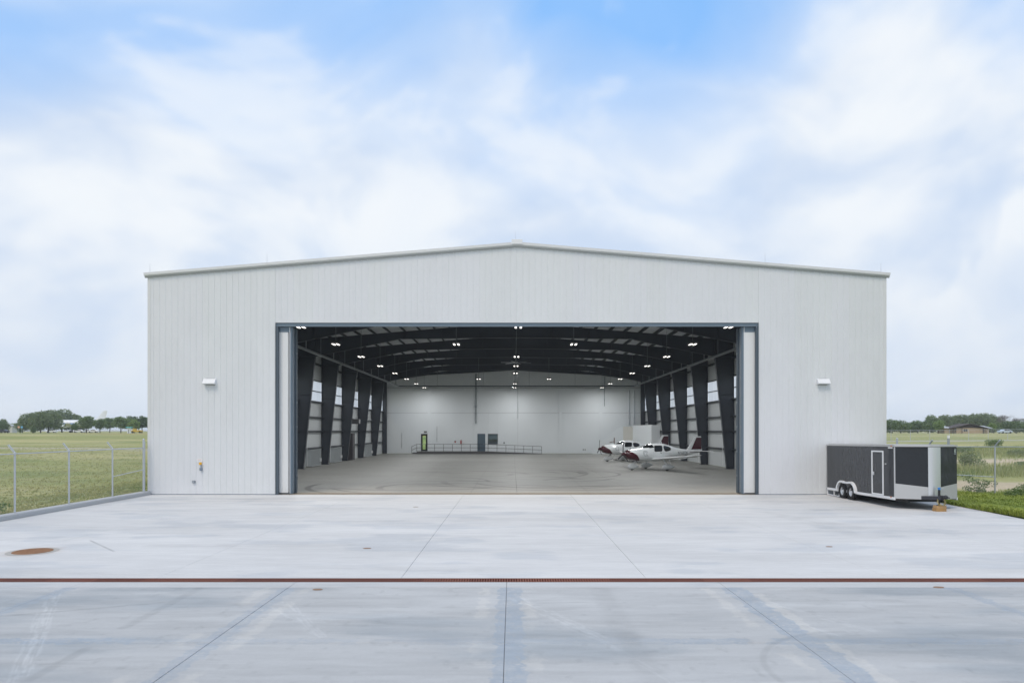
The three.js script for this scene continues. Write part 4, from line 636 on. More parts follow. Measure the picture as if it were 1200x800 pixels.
  const wood = mat([.42, .25, .10], .85, 0, { bumpMap: grain, bumpScale: .004 }); obj('plank', [rb(.40, .115, .28, 0, .0585, 0, .008)], wood, blk); obj('plank', [rb(.38, .11, .26, .01, .172, .01, .008)], mat([.47, .29, .13], .85), blk);
}
console.log('trailer ready');

// ───────────────────────── small things on the facade and roof ─────────────────────────
for (const [px, l] of [[246, 'white wedge wall light on the facade above the yellow valve'], [964.5, 'white wedge wall light on the facade above the trailer side']]) {
  const x = (px - 600) / 23.53 + CAM_X, y = CAM_H + (HORIZON - 447) / 23.53; const t = thing('wall_light', l, 'wall light', [x, y, .004]);
  const s = new THREE.Shape([[.0, .12], [.06, .13], [.24, -.10], [.22, -.13], [0, -.13]].map((p) => new THREE.Vector2(...p)));
  obj('housing', new THREE.ExtrudeGeometry(s, { depth: .6, bevelEnabled: true, bevelSize: .006, bevelThickness: .006, bevelSegments: 1 }).rotateY(-Math.PI / 2).translate(.3, 0, 0), whitePaint, t);
  obj('back_plate', b2(-.22, .22, -.19, .16, .001, .012), trimDark, t); obj('lens', b2(-.24, .24, -.145, -.138, .05, .19), mat([.4, .41, .4], .3), t);
}
{
  const P = (px, py) => [(px - 600) / 23.53 + CAM_X, CAM_H + (HORIZON - py) / 23.53];
  const [sx, sy] = P(233.5, 539.3); const sg = thing('notice_sign', 'small white notice plate on the facade', 'sign', [sx, sy, .004]);
  obj('plate', rb(.30, .18, .006, 0, 0, .004, .003), whitePaint, sg); obj('print', new THREE.PlaneGeometry(.27, .15).translate(0, 0, .009), new THREE.MeshStandardMaterial({ roughness: .5, map: canvasTex(128, 72, (c) => { c.fillStyle = '#eceef0'; c.fillRect(0, 0, 128, 72); c.fillStyle = '#c9a4a2'; c.fillRect(12, 12, 104, 12); c.fillStyle = '#b9c0c6'; for (let i = 0; i < 3; i++) c.fillRect(14, 34 + i * 11, 100 - i * 14, 4); }) }), sg);
  const [vx, vy] = P(235.2, 543); const v = thing('shutoff_valve', 'yellow shutoff valve with grey pipe below the notice plate', 'valve', [vx, vy, .004]);
  obj('handle', [rb(.13, .13, .06, 0, .0, .07, .02), rb(.04, .04, .07, 0, 0, .03, .01)], mat([.75, .40, .02], .4), v); obj('pipe', [rod(V(.02, -.05, .05), V(.02, -.20, .05), .02, 8), rb(.11, .16, .1, .02, -.28, .055, .02)], mat([.22, .27, .33], .4, .3), v);
  const [ox, oy] = P(227, 564.3); const o = thing('outlet_box', 'small grey weatherproof outlet box low on the facade', 'outlet', [ox, oy, .004]);
  obj('box', rb(.15, .12, .07, 0, 0, .036, .012), mat([.2, .23, .26], .5), o); obj('cover', rb(.13, .10, .02, 0, 0, .08, .008), mat([.3, .33, .36], .4), o);
}
for (const [px, h, l] of [[312.5, .42, 'thin lightning rod on the roof edge above the yellow valve side'], [897, .42, 'thin lightning rod on the roof edge above the trailer side'], [604, .5, 'thin lightning rod standing at the roof ridge'], [175, .4, 'thin lightning rod at the roof corner over the fence'], [1033, .4, 'thin lightning rod at the roof corner over the trailer']]) {
  const x = (px - 600) / 23.53 + CAM_X, y = roofY(x) + .13; const t = thing('lightning_rod', l, 'rod', [x, y, -.02]);
  obj('base', new THREE.CylinderGeometry(.03, .05, .05, 10).translate(0, (Math.abs(x) < .3 ? .1 : .02), 0), galv, t); obj('spike', rod(V(0, .03, 0), V(0, h + .1, 0), .009, 6, .004), galv, t);
}

// ───────────────────────── chain link fences ─────────────────────────
const wireMat = mat([.50, .53, .55], .45, .5);
function meshGeo(L, H, pitch, r) { // diagonal wires in the plane z = 0, x from 0 to L
  const list = [], s = pitch * Math.SQRT2; const P = [], N = 3; const add = (x0, y0, x1, y1, zo) => { const dx = x1 - x0, dy = y1 - y0, l = Math.hypot(dx, dy); if (l < .01) return; const nx = -dy / l, ny = dx / l; const ring = (x, y) => [0, 1, 2].map((k) => { const a = k * 2.0944, c = Math.cos(a) * r, d = Math.sin(a) * r; return [x + nx * c, y + ny * c, zo + d]; }); const A = ring(x0, y0), B = ring(x1, y1); for (let k = 0; k < 3; k++) { const m = (k + 1) % 3; P.push(...A[k], ...A[m], ...B[m], ...A[k], ...B[m], ...B[k]); } };
  for (let c = -H + s / 2; c < L; c += s) { let a = Math.max(0, c), b = Math.min(L, c + H); add(a, a - c, b, b - c, .002); add(a, H - (a - c), b, H - (b - c), -.002); }
  const g = new THREE.BufferGeometry(); g.setAttribute('position', new THREE.Float32BufferAttribute(P, 3)); g.computeVertexNormals(); return g;
}
function fence(t, pts, H, { arm, pitch = .055, r = .0012, pr = .035, midFirst = false, foot = -.25, wires = true, termD = false }) { // pts: [x, y, z] post feet
  for (let i = 0; i < pts.length; i++) { const p = V(...pts[i]); const th = i === 0 ? H + .38 : H; const post = obj('post', rod(V(p.x, p.y + foot, p.z), V(p.x, p.y + th, p.z), i === 0 ? pr * 1.4 : pr, 10), galv, t); obj('post_cap', new THREE.SphereGeometry((i === 0 ? pr * 1.4 : pr) * 1.12, 8, 6).translate(p.x, p.y + th, p.z), galv, post); if (arm && i > 0) obj('barb_arm', bar(V(p.x, p.y + H, p.z), V(p.x + arm[0], p.y + H + arm[1], p.z + arm[2]), .05, .055), galv, post); }
  for (let i = 0; i < pts.length - 1; i++) { const a = V(...pts[i]), b = V(...pts[i + 1]); obj('top_rail', rod(V(a.x, a.y + H - .03, a.z), V(b.x, b.y + H - .03, b.z), .021, 8), galv, t); if (i === 0 && midFirst) obj('brace_rail', rod(V(a.x, a.y + H * .5, a.z), V(b.x, b.y + H * .42, b.z), .019, 8), galv, t);
    const L = Math.hypot(b.x - a.x, b.z - a.z), g = meshGeo(L, H - .1, pitch, r); const m = obj('chain_link', g, wireMat, t); m.position.set(a.x, a.y + .03, a.z); m.rotation.y = Math.atan2(-(b.z - a.z), b.x - a.x); const sh = (b.y - a.y) / L; if (Math.abs(sh) > 1e-4) { const q = g.attributes.position; for (let k = 0; k < q.count; k++) q.setY(k, q.getY(k) + q.getX(k) * sh); }
    if (arm && wires) for (const k of [.35, .65, .95]) obj('barbed_wire', rod(V(a.x + arm[0] * k, a.y + H + arm[1] * k, a.z + arm[2] * k), V(b.x + arm[0] * k, b.y + H + arm[1] * k, b.z + arm[2] * k), .0022, 4), wireMat, t); }
}
{
  const t = thing('chain_link_fence', 'chain link fence on the kerb with outward barb arms', 'fence'); const pts = [[-18.44, .17, .33]]; for (let i = 0; i < 7; i++) pts.push([-18.44, .17, 2.95 + i * 3.05]); fence(t, pts, 2.2, { arm: [-.24, .30, 0], midFirst: true });
  const e = obj('wall_post', rod(V(-18.52, .17, .12), V(-18.52, 2.62, .12), .045, 10), galv, t); obj('post_cap', new THREE.SphereGeometry(.05, 8, 6).translate(-18.52, 2.62, .12), galv, e);
  const u = thing('chain_link_fence', 'chain link fence in the grass behind the cargo trailer', 'fence'); const q = [[18.75, .0, .35]]; const yb = (x, z) => Math.max(-.1, groundH(x, z)); for (let i = 0; i < 5; i++) q.push([20.3 + i * 3.05 - (i ? 0 : 0), .04, .85 + i * .32]); q[1][0] = 19.98; q[2][0] = 23.0; fence(u, q, 2.40, { arm: [.05, .30, .26], midFirst: false });
  obj('brace_rail', rod(V(19.98, 1.12, .87), V(23.0, .96, 1.17), .019, 8), galv, u);
  const far = thing('chain_link_fence', 'long low chain link fence across the field before the tan house', 'fence'); const fp = []; for (let i = 0; i <= 22; i++) { const x = 50 + i * 3.6, z = -96 + i * .12; fp.push([x, groundH(x, z), z]); } fence(far, fp, 2.1, { pitch: .11, r: .0022, pr: .035, foot: -.3 });
  const stk = thing('marker_stake', 'short weathered stake in the grass beside the trailer nose', 'stake', [18.75, 0, 2.9]); obj('shaft', [rb(.045, .8, .03, 0, .38, 0, .004)], mat([.30, .29, .27], .9), stk); obj('cap', rb(.05, .05, .035, 0, .8, 0, .004), mat([.36, .36, .35], .9), stk);
  const bp = thing('marker_post', 'white capped post in the field beyond the trailer roof', 'post', [(1112 - 600) * 92 / 800 + CAM_X, groundH(58, -58), -58]); obj('shaft', rod(V(0, -.1, 0), V(0, 1.6, 0), .16, 8), mat([.32, .36, .40], .7), bp); obj('cap', new THREE.CylinderGeometry(.15, .17, .4, 10).translate(0, 1.8, 0), whitePaint, bp);
}
console.log('fences ready');

// ───────────────────────── grass and weeds ─────────────────────────
function tuft(n, h, spread, seed) { const r = rng(seed), P = []; for (let i = 0; i < n; i++) { const a = r() * 6.283, d = r() * spread, x = Math.cos(a) * d, z = Math.sin(a) * d, w = .006 + r() * .008, hh = h * (.5 + .6 * r()), b = r() * 6.283, lean = hh * (.15 + .55 * r()), cx = Math.cos(b), cz = Math.sin(b), px = -cz * w, pz = cx * w; const mx = x + cx * lean * .35, mz = z + cz * lean * .35, my = hh * .62, tx = x + cx * lean, tz = z + cz * lean; P.push(x - px, 0, z - pz, x + px, 0, z + pz, mx + px * .7, my, mz + pz * .7, x - px, 0, z - pz, mx + px * .7, my, mz + pz * .7, mx - px * .7, my, mz - pz * .7, mx - px * .7, my, mz - pz * .7, mx + px * .7, my, mz + pz * .7, tx, hh, tz); } const g = new THREE.BufferGeometry(); g.setAttribute('position', new THREE.Float32BufferAttribute(P, 3)); g.computeVertexNormals(); return g; }
const bladeMat = new THREE.MeshPhysicalMaterial({ color: 0xffffff, roughness: .85, transmission: .35, thickness: 0, side: THREE.DoubleSide });
function meadow(name, geo, spots) { const m = new THREE.InstancedMesh(geo, bladeMat, spots.length), M4 = new THREE.Matrix4(), q = new THREE.Quaternion(); spots.forEach(([x, z, s, sy, a, c], i) => { q.setFromAxisAngle(V(0, 1, 0), a); M4.compose(V(x, groundH(x, z) - .01, z), q, V(s, s * sy, s)); m.setMatrixAt(i, M4); m.setColorAt(i, lin(...c)); }); m.name = numbered(name); m.userData.kind = 'stuff'; m.castShadow = m.receiveShadow = true; scene.add(m); return m; }
{
  const r = rng(12), S = [];
  for (let i = 0; i < 34000; i++) { const z = .1 + 15 * Math.pow(r(), 1.0), x0 = Math.max(18.5, edgeX(z)) + .03, x = x0 - .12 * r() * r() + 11 * Math.pow(r(), 1.5), p = fbm(x * .7, z * .7 + 8, 3); if (z < -.6 && r() < .5) continue; const tall = z < 1.6 && x > 18.9 ? .85 : .6; S.push([x, z, .8 + .7 * r() * (p + .5), (.75 + .7 * p) * tall, r() * 6.28, mix3([.22, .31, .035], [.42, .48, .085], clamp(p * 1.5 - .25 + (r() - .5) * .5))]); }
  tag(meadow('grass', tuft(9, .21, .1, 3), S), 'bright green long grass beside the apron edge', 'grass');
  const W = []; for (let i = 0; i < 42000; i++) { const z = 25 - 95 * Math.pow(r(), 1.7), x = -18.66 - 70 * Math.pow(r(), 2.6), p = fbm(x * .4 + 9, z * .4 + 8, 3); W.push([x, z, .7 + .7 * r(), .7 + .5 * p, r() * 6.28, mix3([.22, .29, .07], [.46, .44, .19], clamp(p * 1.6 - .3 + (r() - .5) * .5 + .45 * (1 - step(-30, -20, x))))]); }
  tag(meadow('grass', tuft(10, .085, .16, 5), W), 'olive green grass outside the kerb fence', 'grass');
  const F = []; for (let i = 0; i < 9000; i++) { const z = -8 - 55 * Math.pow(r(), 1.3), x = 19 + 60 * r(), p = fbm(x * .2 + 9, z * .3 + 8, 4), bare = (z > -9.2) || (z < -20 && z > -38); if (bare && r() < .97) continue; F.push([x, z, 1.2 + 1.6 * r(), .8 + .8 * p, r() * 6.28, mix3([.21, .28, .065], [.44, .42, .19], clamp(p * 1.6 - .35 + (r() - .5) * .5))]); }
  tag(meadow('grass', tuft(9, .2, .2, 8), F), 'rough olive grass on the banks beyond the fence', 'grass');
}
function leafCloud(clumps, n, size, seed, flat = 1) { // leaf faces spread through clumps [x, y, z, rx, ry, rz]
  const r = rng(seed), P = []; const vol = clumps.map((c) => c[3] * c[4] * c[5]), tot = vol.reduce((a, b) => a + b, 0);
  clumps.forEach((c, ci) => { const k = Math.round(n * vol[ci] / tot); for (let i = 0; i < k; i++) { let x, y, z, d; do { x = r() * 2 - 1; y = r() * 2 - 1; z = r() * 2 - 1; d = x * x + y * y + z * z; } while (d > 1 || (d < .3 && r() < .6)); const wob = .8 + .5 * n3(x * 2.2 + ci, y * 2.2 + 9, z * 2.2 + 5); const p = V(c[0] + x * c[3] * wob, c[1] + y * c[4] * wob, c[2] + z * c[5] * wob), s = size * (.55 + .9 * r()); const a = V(r() - .5, (r() - .5) * flat, r() - .5).normalize(), b = V(r() - .5, r() - .5, r() - .5).cross(a).normalize(), e = a.clone().multiplyScalar(s), f = b.multiplyScalar(s * .55); P.push(p.x - e.x, p.y - e.y, p.z - e.z, p.x + f.x, p.y + f.y, p.z + f.z, p.x + e.x, p.y + e.y, p.z + e.z, p.x - e.x, p.y - e.y, p.z - e.z, p.x + e.x, p.y + e.y, p.z + e.z, p.x - f.x, p.y - f.y, p.z - f.z); } });
  const g = new THREE.BufferGeometry(); g.setAttribute('position', new THREE.Float32BufferAttribute(P, 3)); g.computeVertexNormals(); return g;
}
const leafMat = (c) => new THREE.MeshPhysicalMaterial({ color: lin(...c), roughness: .8, transmission: .45, thickness: 0, side: THREE.DoubleSide });
const bark = mat([.085, .07, .055], .95);
{ // weeds by the right fence
  const tints = [leafMat([.19, .27, .09]), leafMat([.17, .25, .07]), leafMat([.23, .29, .10])];
  const weed = (x, z, h, w, k, label) => { const t = thing('weed', label, 'weed', [x, groundH(x, z), z], k * 1.3, 'weeds along the fence'); const r = rng(90 + k), cl = []; for (let i = 0; i < 7; i++) cl.push([(r() - .5) * w, h * (.25 + .65 * r()), (r() - .5) * w, w * .28, h * .2, w * .28]); obj('foliage', leafCloud(cl, 420, .045, 50 + k), tints[k % 3], t); const st = []; for (let i = 0; i < 6; i++) st.push(rod(V((r() - .5) * .1, 0, (r() - .5) * .1), V(cl[i][0], cl[i][1] + h * .1, cl[i][2]), .006, 4, .003)); obj('stem', st, mat([.12, .15, .05], .9), t); };
  weed(22.3, .55, 1.05, .9, 1, 'leafy weed against the fence behind the trailer'); weed(22.9, .5, .8, .8, 2, 'leafy weed against the fence behind the trailer'); weed(20.0, .5, .75, .6, 3, 'leafy weed against the fence behind the trailer'); weed(23.6, 2.0, .55, .9, 4, 'low bushy weed in the bright grass'); weed(24.5, 1.0, .6, 1.0, 5, 'leafy weed against the fence behind the trailer'); weed(21.3, .4, .5, .8, 6, 'leafy weed against the fence behind the trailer');
  weed(-19.6, 8.7, .5, 1.0, 7, 'low dark weed behind the kerb fence');
  const bush = (x, z, h, w, k, l) => { const t = thing('bush', l, 'bush', [x, groundH(x, z), z], k, 'bushes on the dirt bank'); const r = rng(140 + k), cl = []; for (let i = 0; i < 8; i++) cl.push([(r() - .5) * w * .7, h * (.25 + .4 * r()), (r() - .5) * w * .7, w * .3, h * .26, w * .3]); obj('foliage', leafCloud(cl, 1900, .065, 70 + k), tints[(k + 1) % 3], t); const st = []; for (let i = 0; i < 6; i++) st.push(rod(V(0, -.1, 0), V(cl[i][0], cl[i][1], cl[i][2]), .02, 4, .008)); obj('stem', st, bark, t); };
  const at = (px, d) => (px - 600) * d / 800 + CAM_X;
  bush(at(1139, 52), 34 - 52, 1.7, 1.5, 1, 'grey green bush alone on the dirt bank'); bush(at(1172, 56), -19, .7, 1.6, 2, 'spreading low bush on the dirt bank'); bush(at(1190, 54), -18.5, .8, 1.5, 3, 'spreading low bush on the dirt bank'); bush(at(1152, 57), -18, .6, 1.2, 4, 'spreading low bush on the dirt bank'); bush(at(1128, 80), -46, 1.1, 1.8, 5, 'dark rounded bush at the trailer roof line'); bush(at(1166, 100), -66, 1.3, 1.8, 6, 'dark shrub in the field before the far fence'); bush(at(1195, 75), -41, .9, 2.2, 7, 'spreading low bush on the dirt bank');
}
console.log('grass ready');

// ───────────────────────── trees ─────────────────────────
function makeTree(name, seed, H, crownR, tint, clumpN, base_ = .28, leafN = 2600, ls = .34) {
  const g = new THREE.Group(); g.name = name; const r = rng(seed); const cl = [], limbs = [];
  const trunkTop = V((r() - .5) * .4, H * (base_ + .12), (r() - .5) * .4);
  limbs.push(rod(V(0, -.5, 0), trunkTop, H * .034, 8, H * .022));
  for (let i = 0; i < clumpN; i++) { const a = i / clumpN * 6.283 * 1.618 * 2, k = (i + .5) / clumpN, rad = crownR * .72 * Math.sqrt(1 - Math.pow(2 * k - .85, 2) * .75) * (.55 + .5 * r()); const y = H * (base_ + .1 + (.84 - base_) * k * .95); const c = V(Math.cos(a) * rad, y, Math.sin(a) * rad), s = crownR * (.24 + .17 * r()); cl.push([c.x, c.y, c.z, s * 1.15, s * .75, s * 1.15]); limbs.push(rod(trunkTop.clone().multiplyScalar(.75 + .25 * r()), c, H * .012, 5, H * .004)); }
  cl.push([0, H * .62, 0, crownR * .5, H * .2, crownR * .5]);
  obj('trunk', limbs, bark, g); obj('crown', leafCloud(cl, leafN, ls, seed + 5), leafMat(tint), g); return g;
}
const trees = {
  oak: makeTree('tree', 201, 9, 6.2, [.19, .25, .10], 30, .2, 4200, .34),
  round: makeTree('tree', 202, 7, 3.6, [.17, .255, .08], 20, .26, 2400, .28),
  tall: makeTree('tree', 203, 8, 2.6, [.14, .205, .085], 18, .2, 2000, .26),
  light: makeTree('tree', 204, 6.5, 3.4, [.24, .34, .09], 18, .2, 2300, .28),
  wide: makeTree('tree', 205, 7.5, 5.4, [.15, .22, .075], 28, .12, 3700, .32),
};
function plant(kind, px, d, H, label, grp, wide = 1, turn) { const src = trees[kind], x = (px - 600) * d / FOCAL + CAM_X, z = CAM_Z - d; const t = src.clone(); t.name = numbered('tree'); t.position.set(x, groundH(x, z), z); const s = H / ({ oak: 9, round: 7, tall: 8, light: 6.5, wide: 7.5 }[kind]); t.scale.set(s * wide, s, s * wide); t.rotation.y = turn ?? px * .37; t.traverse((o) => { if (o.isMesh) o.userData = {}; }); scene.add(t); tag(t, label, 'tree', grp); return t; }
{
  const L = 'trees beyond the meadow', k = (H) => H;
  // cluster of big oaks
  plant('oak', 38, 292, 8.2, 'broad grey green oak in the big clump over the meadow', L, 1.05); plant('oak', 56, 300, 9.4, 'broad grey green oak in the big clump over the meadow', L, 1.05); plant('oak', 72, 385, 12.2, 'broad grey green oak in the big clump over the meadow', L, 1.1); plant('oak', 26, 300, 5.4, 'broad grey green oak in the big clump over the meadow', L, .9); plant('oak', 47, 285, 8.0, 'broad grey green oak in the big clump over the meadow', L, 1.0); plant('oak', 84, 392, 10.0, 'tall dark tree standing behind the airliner', L, 1.2); plant('oak', 98, 392, 8.0, 'tall dark tree standing behind the airliner', L, .9);
  plant('wide', 2, 320, 6.0, 'dark low tree beside the white shed', L, .8); plant('light', 14, 420, 5.5, 'pale far tree behind the white shed', L, 1.2);
  plant('wide', 23, 270, 2.7, 'dark round shrub before the oak clump', L, .55); plant('wide', 38.5, 272, 2.6, 'dark round shrub before the oak clump', L, .6);
  const R = 'row of small trees before the airliner';
  [[87, 296, 4.2, .7], [101, 292, 7.2, 1.0], [117, 300, 6.2, 1.0], [128, 320, 7.0, .9], [141, 290, 6.9, 1.05], [150, 312, 6.6, .9]].forEach(([px, d, H, w]) => plant('round', px, d, H, 'rounded green tree in the row before the airliner', R, w));
  plant('light', 157, 284, 5.6, 'bright green small tree beside the teal kiosk', R, .8); plant('tall', 166, 296, 7.6, 'slim dark tree next to the hangar corner', R, .9); plant('round', 173, 300, 7.0, 'rounded green tree in the row before the airliner', R, 1); plant('tall', 151, 400, 9.8, 'pale slim tree far behind the row', R, 1.2);plant('tall', 157, 410, 9.8, 'pale slim tree far behind the row', R, 1.2);
  const Q = 'trees behind the far fence';
  [[1046, 255, 4.9, 1.2], [1056, 250, 4.4, 1.2], [1066, 262, 4.0, 1.2], [1076, 255, 4.5, 1.2], [1088, 262, 4.6, 1.2], [1093, 330, 8.0, .85], [1165, 270, 3.8, 1], [1174, 265, 3.6, 1.1]].forEach(([px, d, H, w]) => plant('wide', px, d, H, 'dense dark green tree in the hedge beside the tan house', Q, w));
  plant('light', 1100, 250, 4.7, 'bright yellow green tree beside the tan house', Q, .85); plant('light', 1163, 252, 3.9, 'bright green small tree at the house corner', Q, .7); plant('light', 1043, 300, 5.4, 'pale green tree at the hangar corner', Q, 1.1);
  [[1108, 350], [1121, 355], [1130, 345]].forEach(([px, d]) => plant('oak', px, d, 8.6, 'large dark tree rising behind the house', Q, .9)); [[1143, 350], [1152, 342], [1160, 352], [1166, 350]].forEach(([px, d], i) => plant('oak', px, d, i > 2 ? 7.4 : 9.2, 'large dark tree rising behind the house', Q, .9));
  { // bare and greyish trees at the right
    const g = new THREE.Group(), r = rng(77), br = []; const grow = (p, d, l, w, k) => { const e = p.clone().addScaledVector(d, l); br.push(rod(p, e, w, 5, w * .65)); if (k < 5) for (let i = 0; i < (k < 2 ? 4 : 3); i++) grow(e, d.clone().add(V((r() - .5) * 1.3, (r() - .25) * .6, (r() - .5) * 1.3)).normalize(), l * (.62 + .2 * r()), w * .62, k + 1); }; grow(V(0, -.3, 0), V(0, 1, 0), 2.6, .2, 0);
    g.name = 'bare_tree'; obj('trunk', br, mat([.17, .155, .145], .95), g); const cr = []; for (let i = 0; i < 18; i++) cr.push([(r() - .5) * 4.5, 4 + r() * 3, (r() - .5) * 4.5, 1.1, 1.0, 1.1]); obj('crown', leafCloud(cr, 900, .10, 66), leafMat([.17, .165, .12]), g);
    [[1178, 290, 1.0], [1190, 270, .78], [1200, 268, .8], [1184, 262, .62]].forEach(([px, d, s]) => { const x = (px - 600) * d / 800, z = CAM_Z - d, c = g.clone(); c.name = numbered('bare_tree'); c.position.set(x, groundH(x, z), z); c.scale.setScalar(s * 1.0); c.rotation.y = px; scene.add(c); tag(c, 'greyish nearly bare tree past the tan house', 'tree', 'bare trees past the house'); });
  }
  [[1182, 258], [1192, 255], [1203, 262]].forEach(([px, d]) => plant('wide', px, d, 4.4, 'greyish scrub tree under the bare trees', Q, 1.3));
}
console.log('trees ready');

// ───────────────────────── far things ─────────────────────────
const far = (px, d) => { const x = (px - 600) * d / FOCAL + CAM_X, z = CAM_Z - d; return [x, groundH(x, z), z]; };
{ // tan ranch house
  const t = thing('ranch_house', 'tan house with broad brown gable and pale side roofs', 'house', far(1136, 248), -.12); const tan = mat([.42, .32, .205], .85), brown = mat([.075, .058, .048], .8), pale = mat([.42, .44, .46], .7);
  obj('wall', [b2(-4.6, 4.6, -.4, 2.0, -7, 0), b2(-7.6, 7.6, -.4, 1.9, -7, -1.5)], tan, t);
  obj('gable_wall', plateGeo([[-4.6, 2.0], [4.6, 2.0], [0, 3.35]], -.1, .2), brown, t);
  const rf = obj('roof', [bar(V(0, 3.5, -3.4), V(-6.4, 1.85, -3.4), 8.4, .16), bar(V(0, 3.5, -3.4), V(6.4, 1.85, -3.4), 8.4, .16)].map((g) => g), brown, t);
  obj('side_roof', [bx(3.6, .14, 6.4, 0, 0, 0).rotateX(.14).translate(-6.9, 2.35, -4.2), bx(3.6, .14, 6.4, 0, 0, 0).rotateX(.14).translate(6.9, 2.35, -4.2)], pale, t);
  for (const x of [-1.0]) { const w = obj('window', b2(x - .9, x + .5, .75, 1.6, -.02, .05), mat([.03, .035, .04], .15), t); obj('window_frame', [b2(x - .96, x - .9, .7, 1.65, 0, .07), b2(x + .5, x + .56, .7, 1.65, 0, .07), b2(x - .22, x - .18, .75, 1.6, .051, .07)], whitePaint, w); }
  obj('post', [b2(-4.75, -4.55, 0, 2.0, .3, .5), b2(4.55, 4.75, 0, 2.0, .3, .5), b2(-2.6, -2.45, 0, 2.4, .3, .5)], brown, t);
}
{ // airliner parked behind the trees
  const t = thing('airliner', 'white airliner with blue stripe half hidden behind trees', 'aircraft', far(82, 350), .12); const wm = mat([.80, .82, .84], .3);
  const S = [[-13.5, 0, .1], [-13.2, -.15, .7], [-12.3, -.1, 1.35], [-10.5, 0, 1.8], [-8, 0, 1.9], [8, 0, 1.9], [12, .5, 1.3], [16, 1.0, .5], [17, 1.1, .15]];
  const P = [], U = [], I = [], na = 20; S.forEach(([x, dy, r]) => { for (let j = 0; j <= na; j++) { const a = j / na * 6.2832; P.push(x, 4.6 + dy + Math.sin(a) * r, Math.cos(a) * r); U.push(x / 10, 0); } }); for (let i = 0; i < S.length - 1; i++) for (let j = 0; j < na; j++) { const a = i * (na + 1) + j; I.push(a, a + 1, a + na + 1, a + 1, a + na + 2, a + na + 1); } const g = new THREE.BufferGeometry(); g.setAttribute('position', new THREE.Float32BufferAttribute(P, 3)); g.setIndex(I); g.computeVertexNormals();
  const f = obj('fuselage', g, wm, t); const SR = []; for (const s of [-1, 1]) SR.push(b2(-11, 10, 4.35, 4.75, s * 1.80, s * 1.93)); obj('stripe', SR, mat([.06, .2, .5], .4), f); const win = []; for (let i = 0; i < 26; i++) for (const s of [-1, 1]) win.push(bx(.28, .34, .04, -9.5 + i * .7, 5.05, s * 1.865)); const wo = obj('cabin_windows', win, mat(.05, .2), f); wo.userData.kind = 'stuff';
  obj('wing', M([1, -1].map((s) => wingGeo([[s * 1, -2.5, 3.4, 5.2, .12], [s * 14, 4.5, 4.6, 1.8, .1]]))), wm, t); obj('tailplane', M([1, -1].map((s) => wingGeo([[s * .3, 12.5, 5.8, 3, .1], [s * 5, 15.5, 6.1, 1.3, .1]]))), wm, t); obj('fin', wingGeo([[5.6, 10.5, 0, 6, .08], [7.2, 12.6, 0, 4.2, .09], [11.2, 15.9, 0, 2.0, .09]], true), wm, t);
  for (const s of [-1, 1]) obj('engine', teardrop(4.2, 1.3, 1.3, -.6, 3.0, s * 4.6), wm, t);
  for (const [x, z] of [[-10, 0], [1, 2.2], [1, -2.2]]) { const l = obj('gear_leg', rod(V(x, .4, z), V(x, 3.2, z), .12, 8), galv, t); obj('wheel', new THREE.CylinderGeometry(.5, .5, .5, 16).rotateX(Math.PI / 2).translate(x, .5, z), rubber, l); }
}
function makeCar(label, px, d, c, turn) { const t = thing('parked_car', label, 'car', far(px, d), turn, 'cars parked under the far trees'); const m = phys(c, .3, { clearcoat: .6 });
  const s = new THREE.Shape([[-2.2, .35], [-2.25, .75], [-1.9, .95], [-1.2, 1.0], [-.7, 1.42], [.9, 1.45], [1.55, 1.0], [2.15, .9], [2.25, .4]].map((p) => new THREE.Vector2(...p))); obj('body', new THREE.ExtrudeGeometry(s, { depth: 1.5, bevelEnabled: true, bevelSize: .08, bevelThickness: .12, bevelSegments: 2 }).translate(0, 0, -.75), m, t);
  for (const z of [-.90, .90]) obj('window', quads([[[-1.05, 1.02, z], [1.3, 1.02, z], [.82, 1.36, z], [-.62, 1.36, z]]]), mat(.02, .1), t); for (const x of [-1.4, 1.4]) for (const z of [-.8, .8]) obj('wheel', new THREE.CylinderGeometry(.33, .33, .24, 18).rotateX(Math.PI / 2).translate(x, .33, z), rubber, t); }
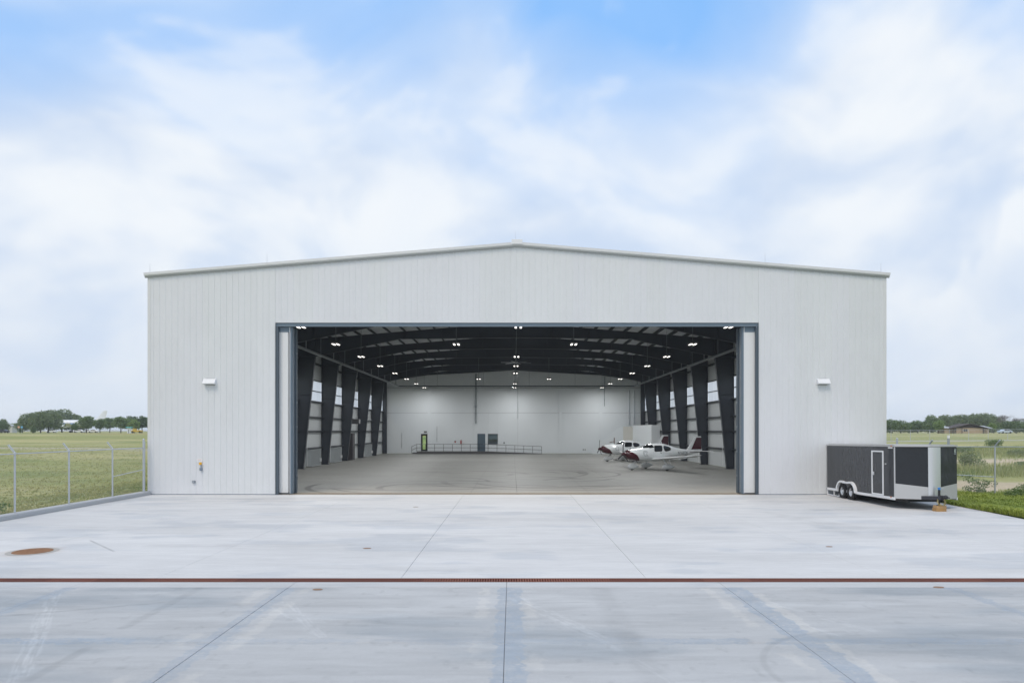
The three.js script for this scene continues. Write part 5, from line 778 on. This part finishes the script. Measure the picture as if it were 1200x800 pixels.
makeCar('white car under the oak clump', 60, 330, [.8, .81, .82], .1); makeCar('white car parked at the airliner tree row', 92, 325, [.8, .81, .82], .2); makeCar('white car parked at the airliner tree row', 103, 328, [.78, .8, .82], 0); makeCar('white car parked at the airliner tree row', 109, 322, [.8, .8, .8], .1); makeCar('dark car by the white shed', 3, 290, [.04, .045, .05], 0); makeCar('pale blue car past the tan house', 1178, 240, [.5, .58, .68], .1);
{
  const t = thing('kiosk', 'white kiosk with teal flat roof before the trees', 'kiosk', far(151, 262), .1); obj('body', rb(1.0, 2.0, 1.0, 0, 1.0, 0, .03), whitePaint, t); obj('roof', rb(1.9, .42, 1.6, 0, 2.25, 0, .05), mat([.12, .42, .46], .5), t); obj('door', rb(.4, 1.5, .03, 0, .8, .51, .01), mat([.3, .32, .34], .5), t);
  const s = thing('shed', 'white shed with red panel far beyond the fence', 'shed', far(11, 330), .1); obj('wall', b2(-2.2, 2.2, -.3, 3.2, -2, 2), mat([.62, .62, .60], .8), s); obj('roof', [bar(V(0, 4.1, 0), V(-2.6, 3.1, 0), 4.6, .12), bar(V(0, 4.1, 0), V(2.6, 3.1, 0), 4.6, .12)], mat([.45, .47, .48], .7), s); obj('panel', b2(-.5, .3, 1.2, 2.7, 2.0, 2.04), mat([.4, .08, .07], .6), s);
  const tr = thing('yard_truck', 'yellow loader parked near the kiosk', 'truck', far(160, 282), .1); obj('body', [rb(4.2, .8, 1.6, 0, .8, 0, .1)], mat([.55, .38, .05], .5), tr); obj('cab', rb(1.2, .7, 1.4, -.8, 1.5, 0, .08), mat([.5, .36, .06], .5), tr); for (const x of [-1.4, 1.4]) for (const z of [-.7, .7]) obj('wheel', new THREE.CylinderGeometry(.4, .4, .3, 16).rotateX(Math.PI / 2).translate(x, .4, z), rubber, tr);
  for (const [px, c, l] of [[21.5, [.75, .42, .28], 'orange sign panel on a post at the oak clump'], [25, [.16, .45, .72], 'blue sign panel on a post at the oak clump']]) { const g = thing('sign_post', l, 'sign', far(px, 268)); obj('post', rod(V(0, 0, 0), V(0, 2.4, 0), .05, 6), galv, g); obj('panel', rb(.8, .7, .05, 0, 2.4, .06, .01), mat(c, .5), g); }
}
scene.fog = new THREE.FogExp2(0xe4ecf6, .0003);   // faint haze over the far field
scene.traverse((o) => { if (o.isMesh) { o.castShadow = true; o.receiveShadow = true; } });
renderer.render(scene, camera);
console.log('done');
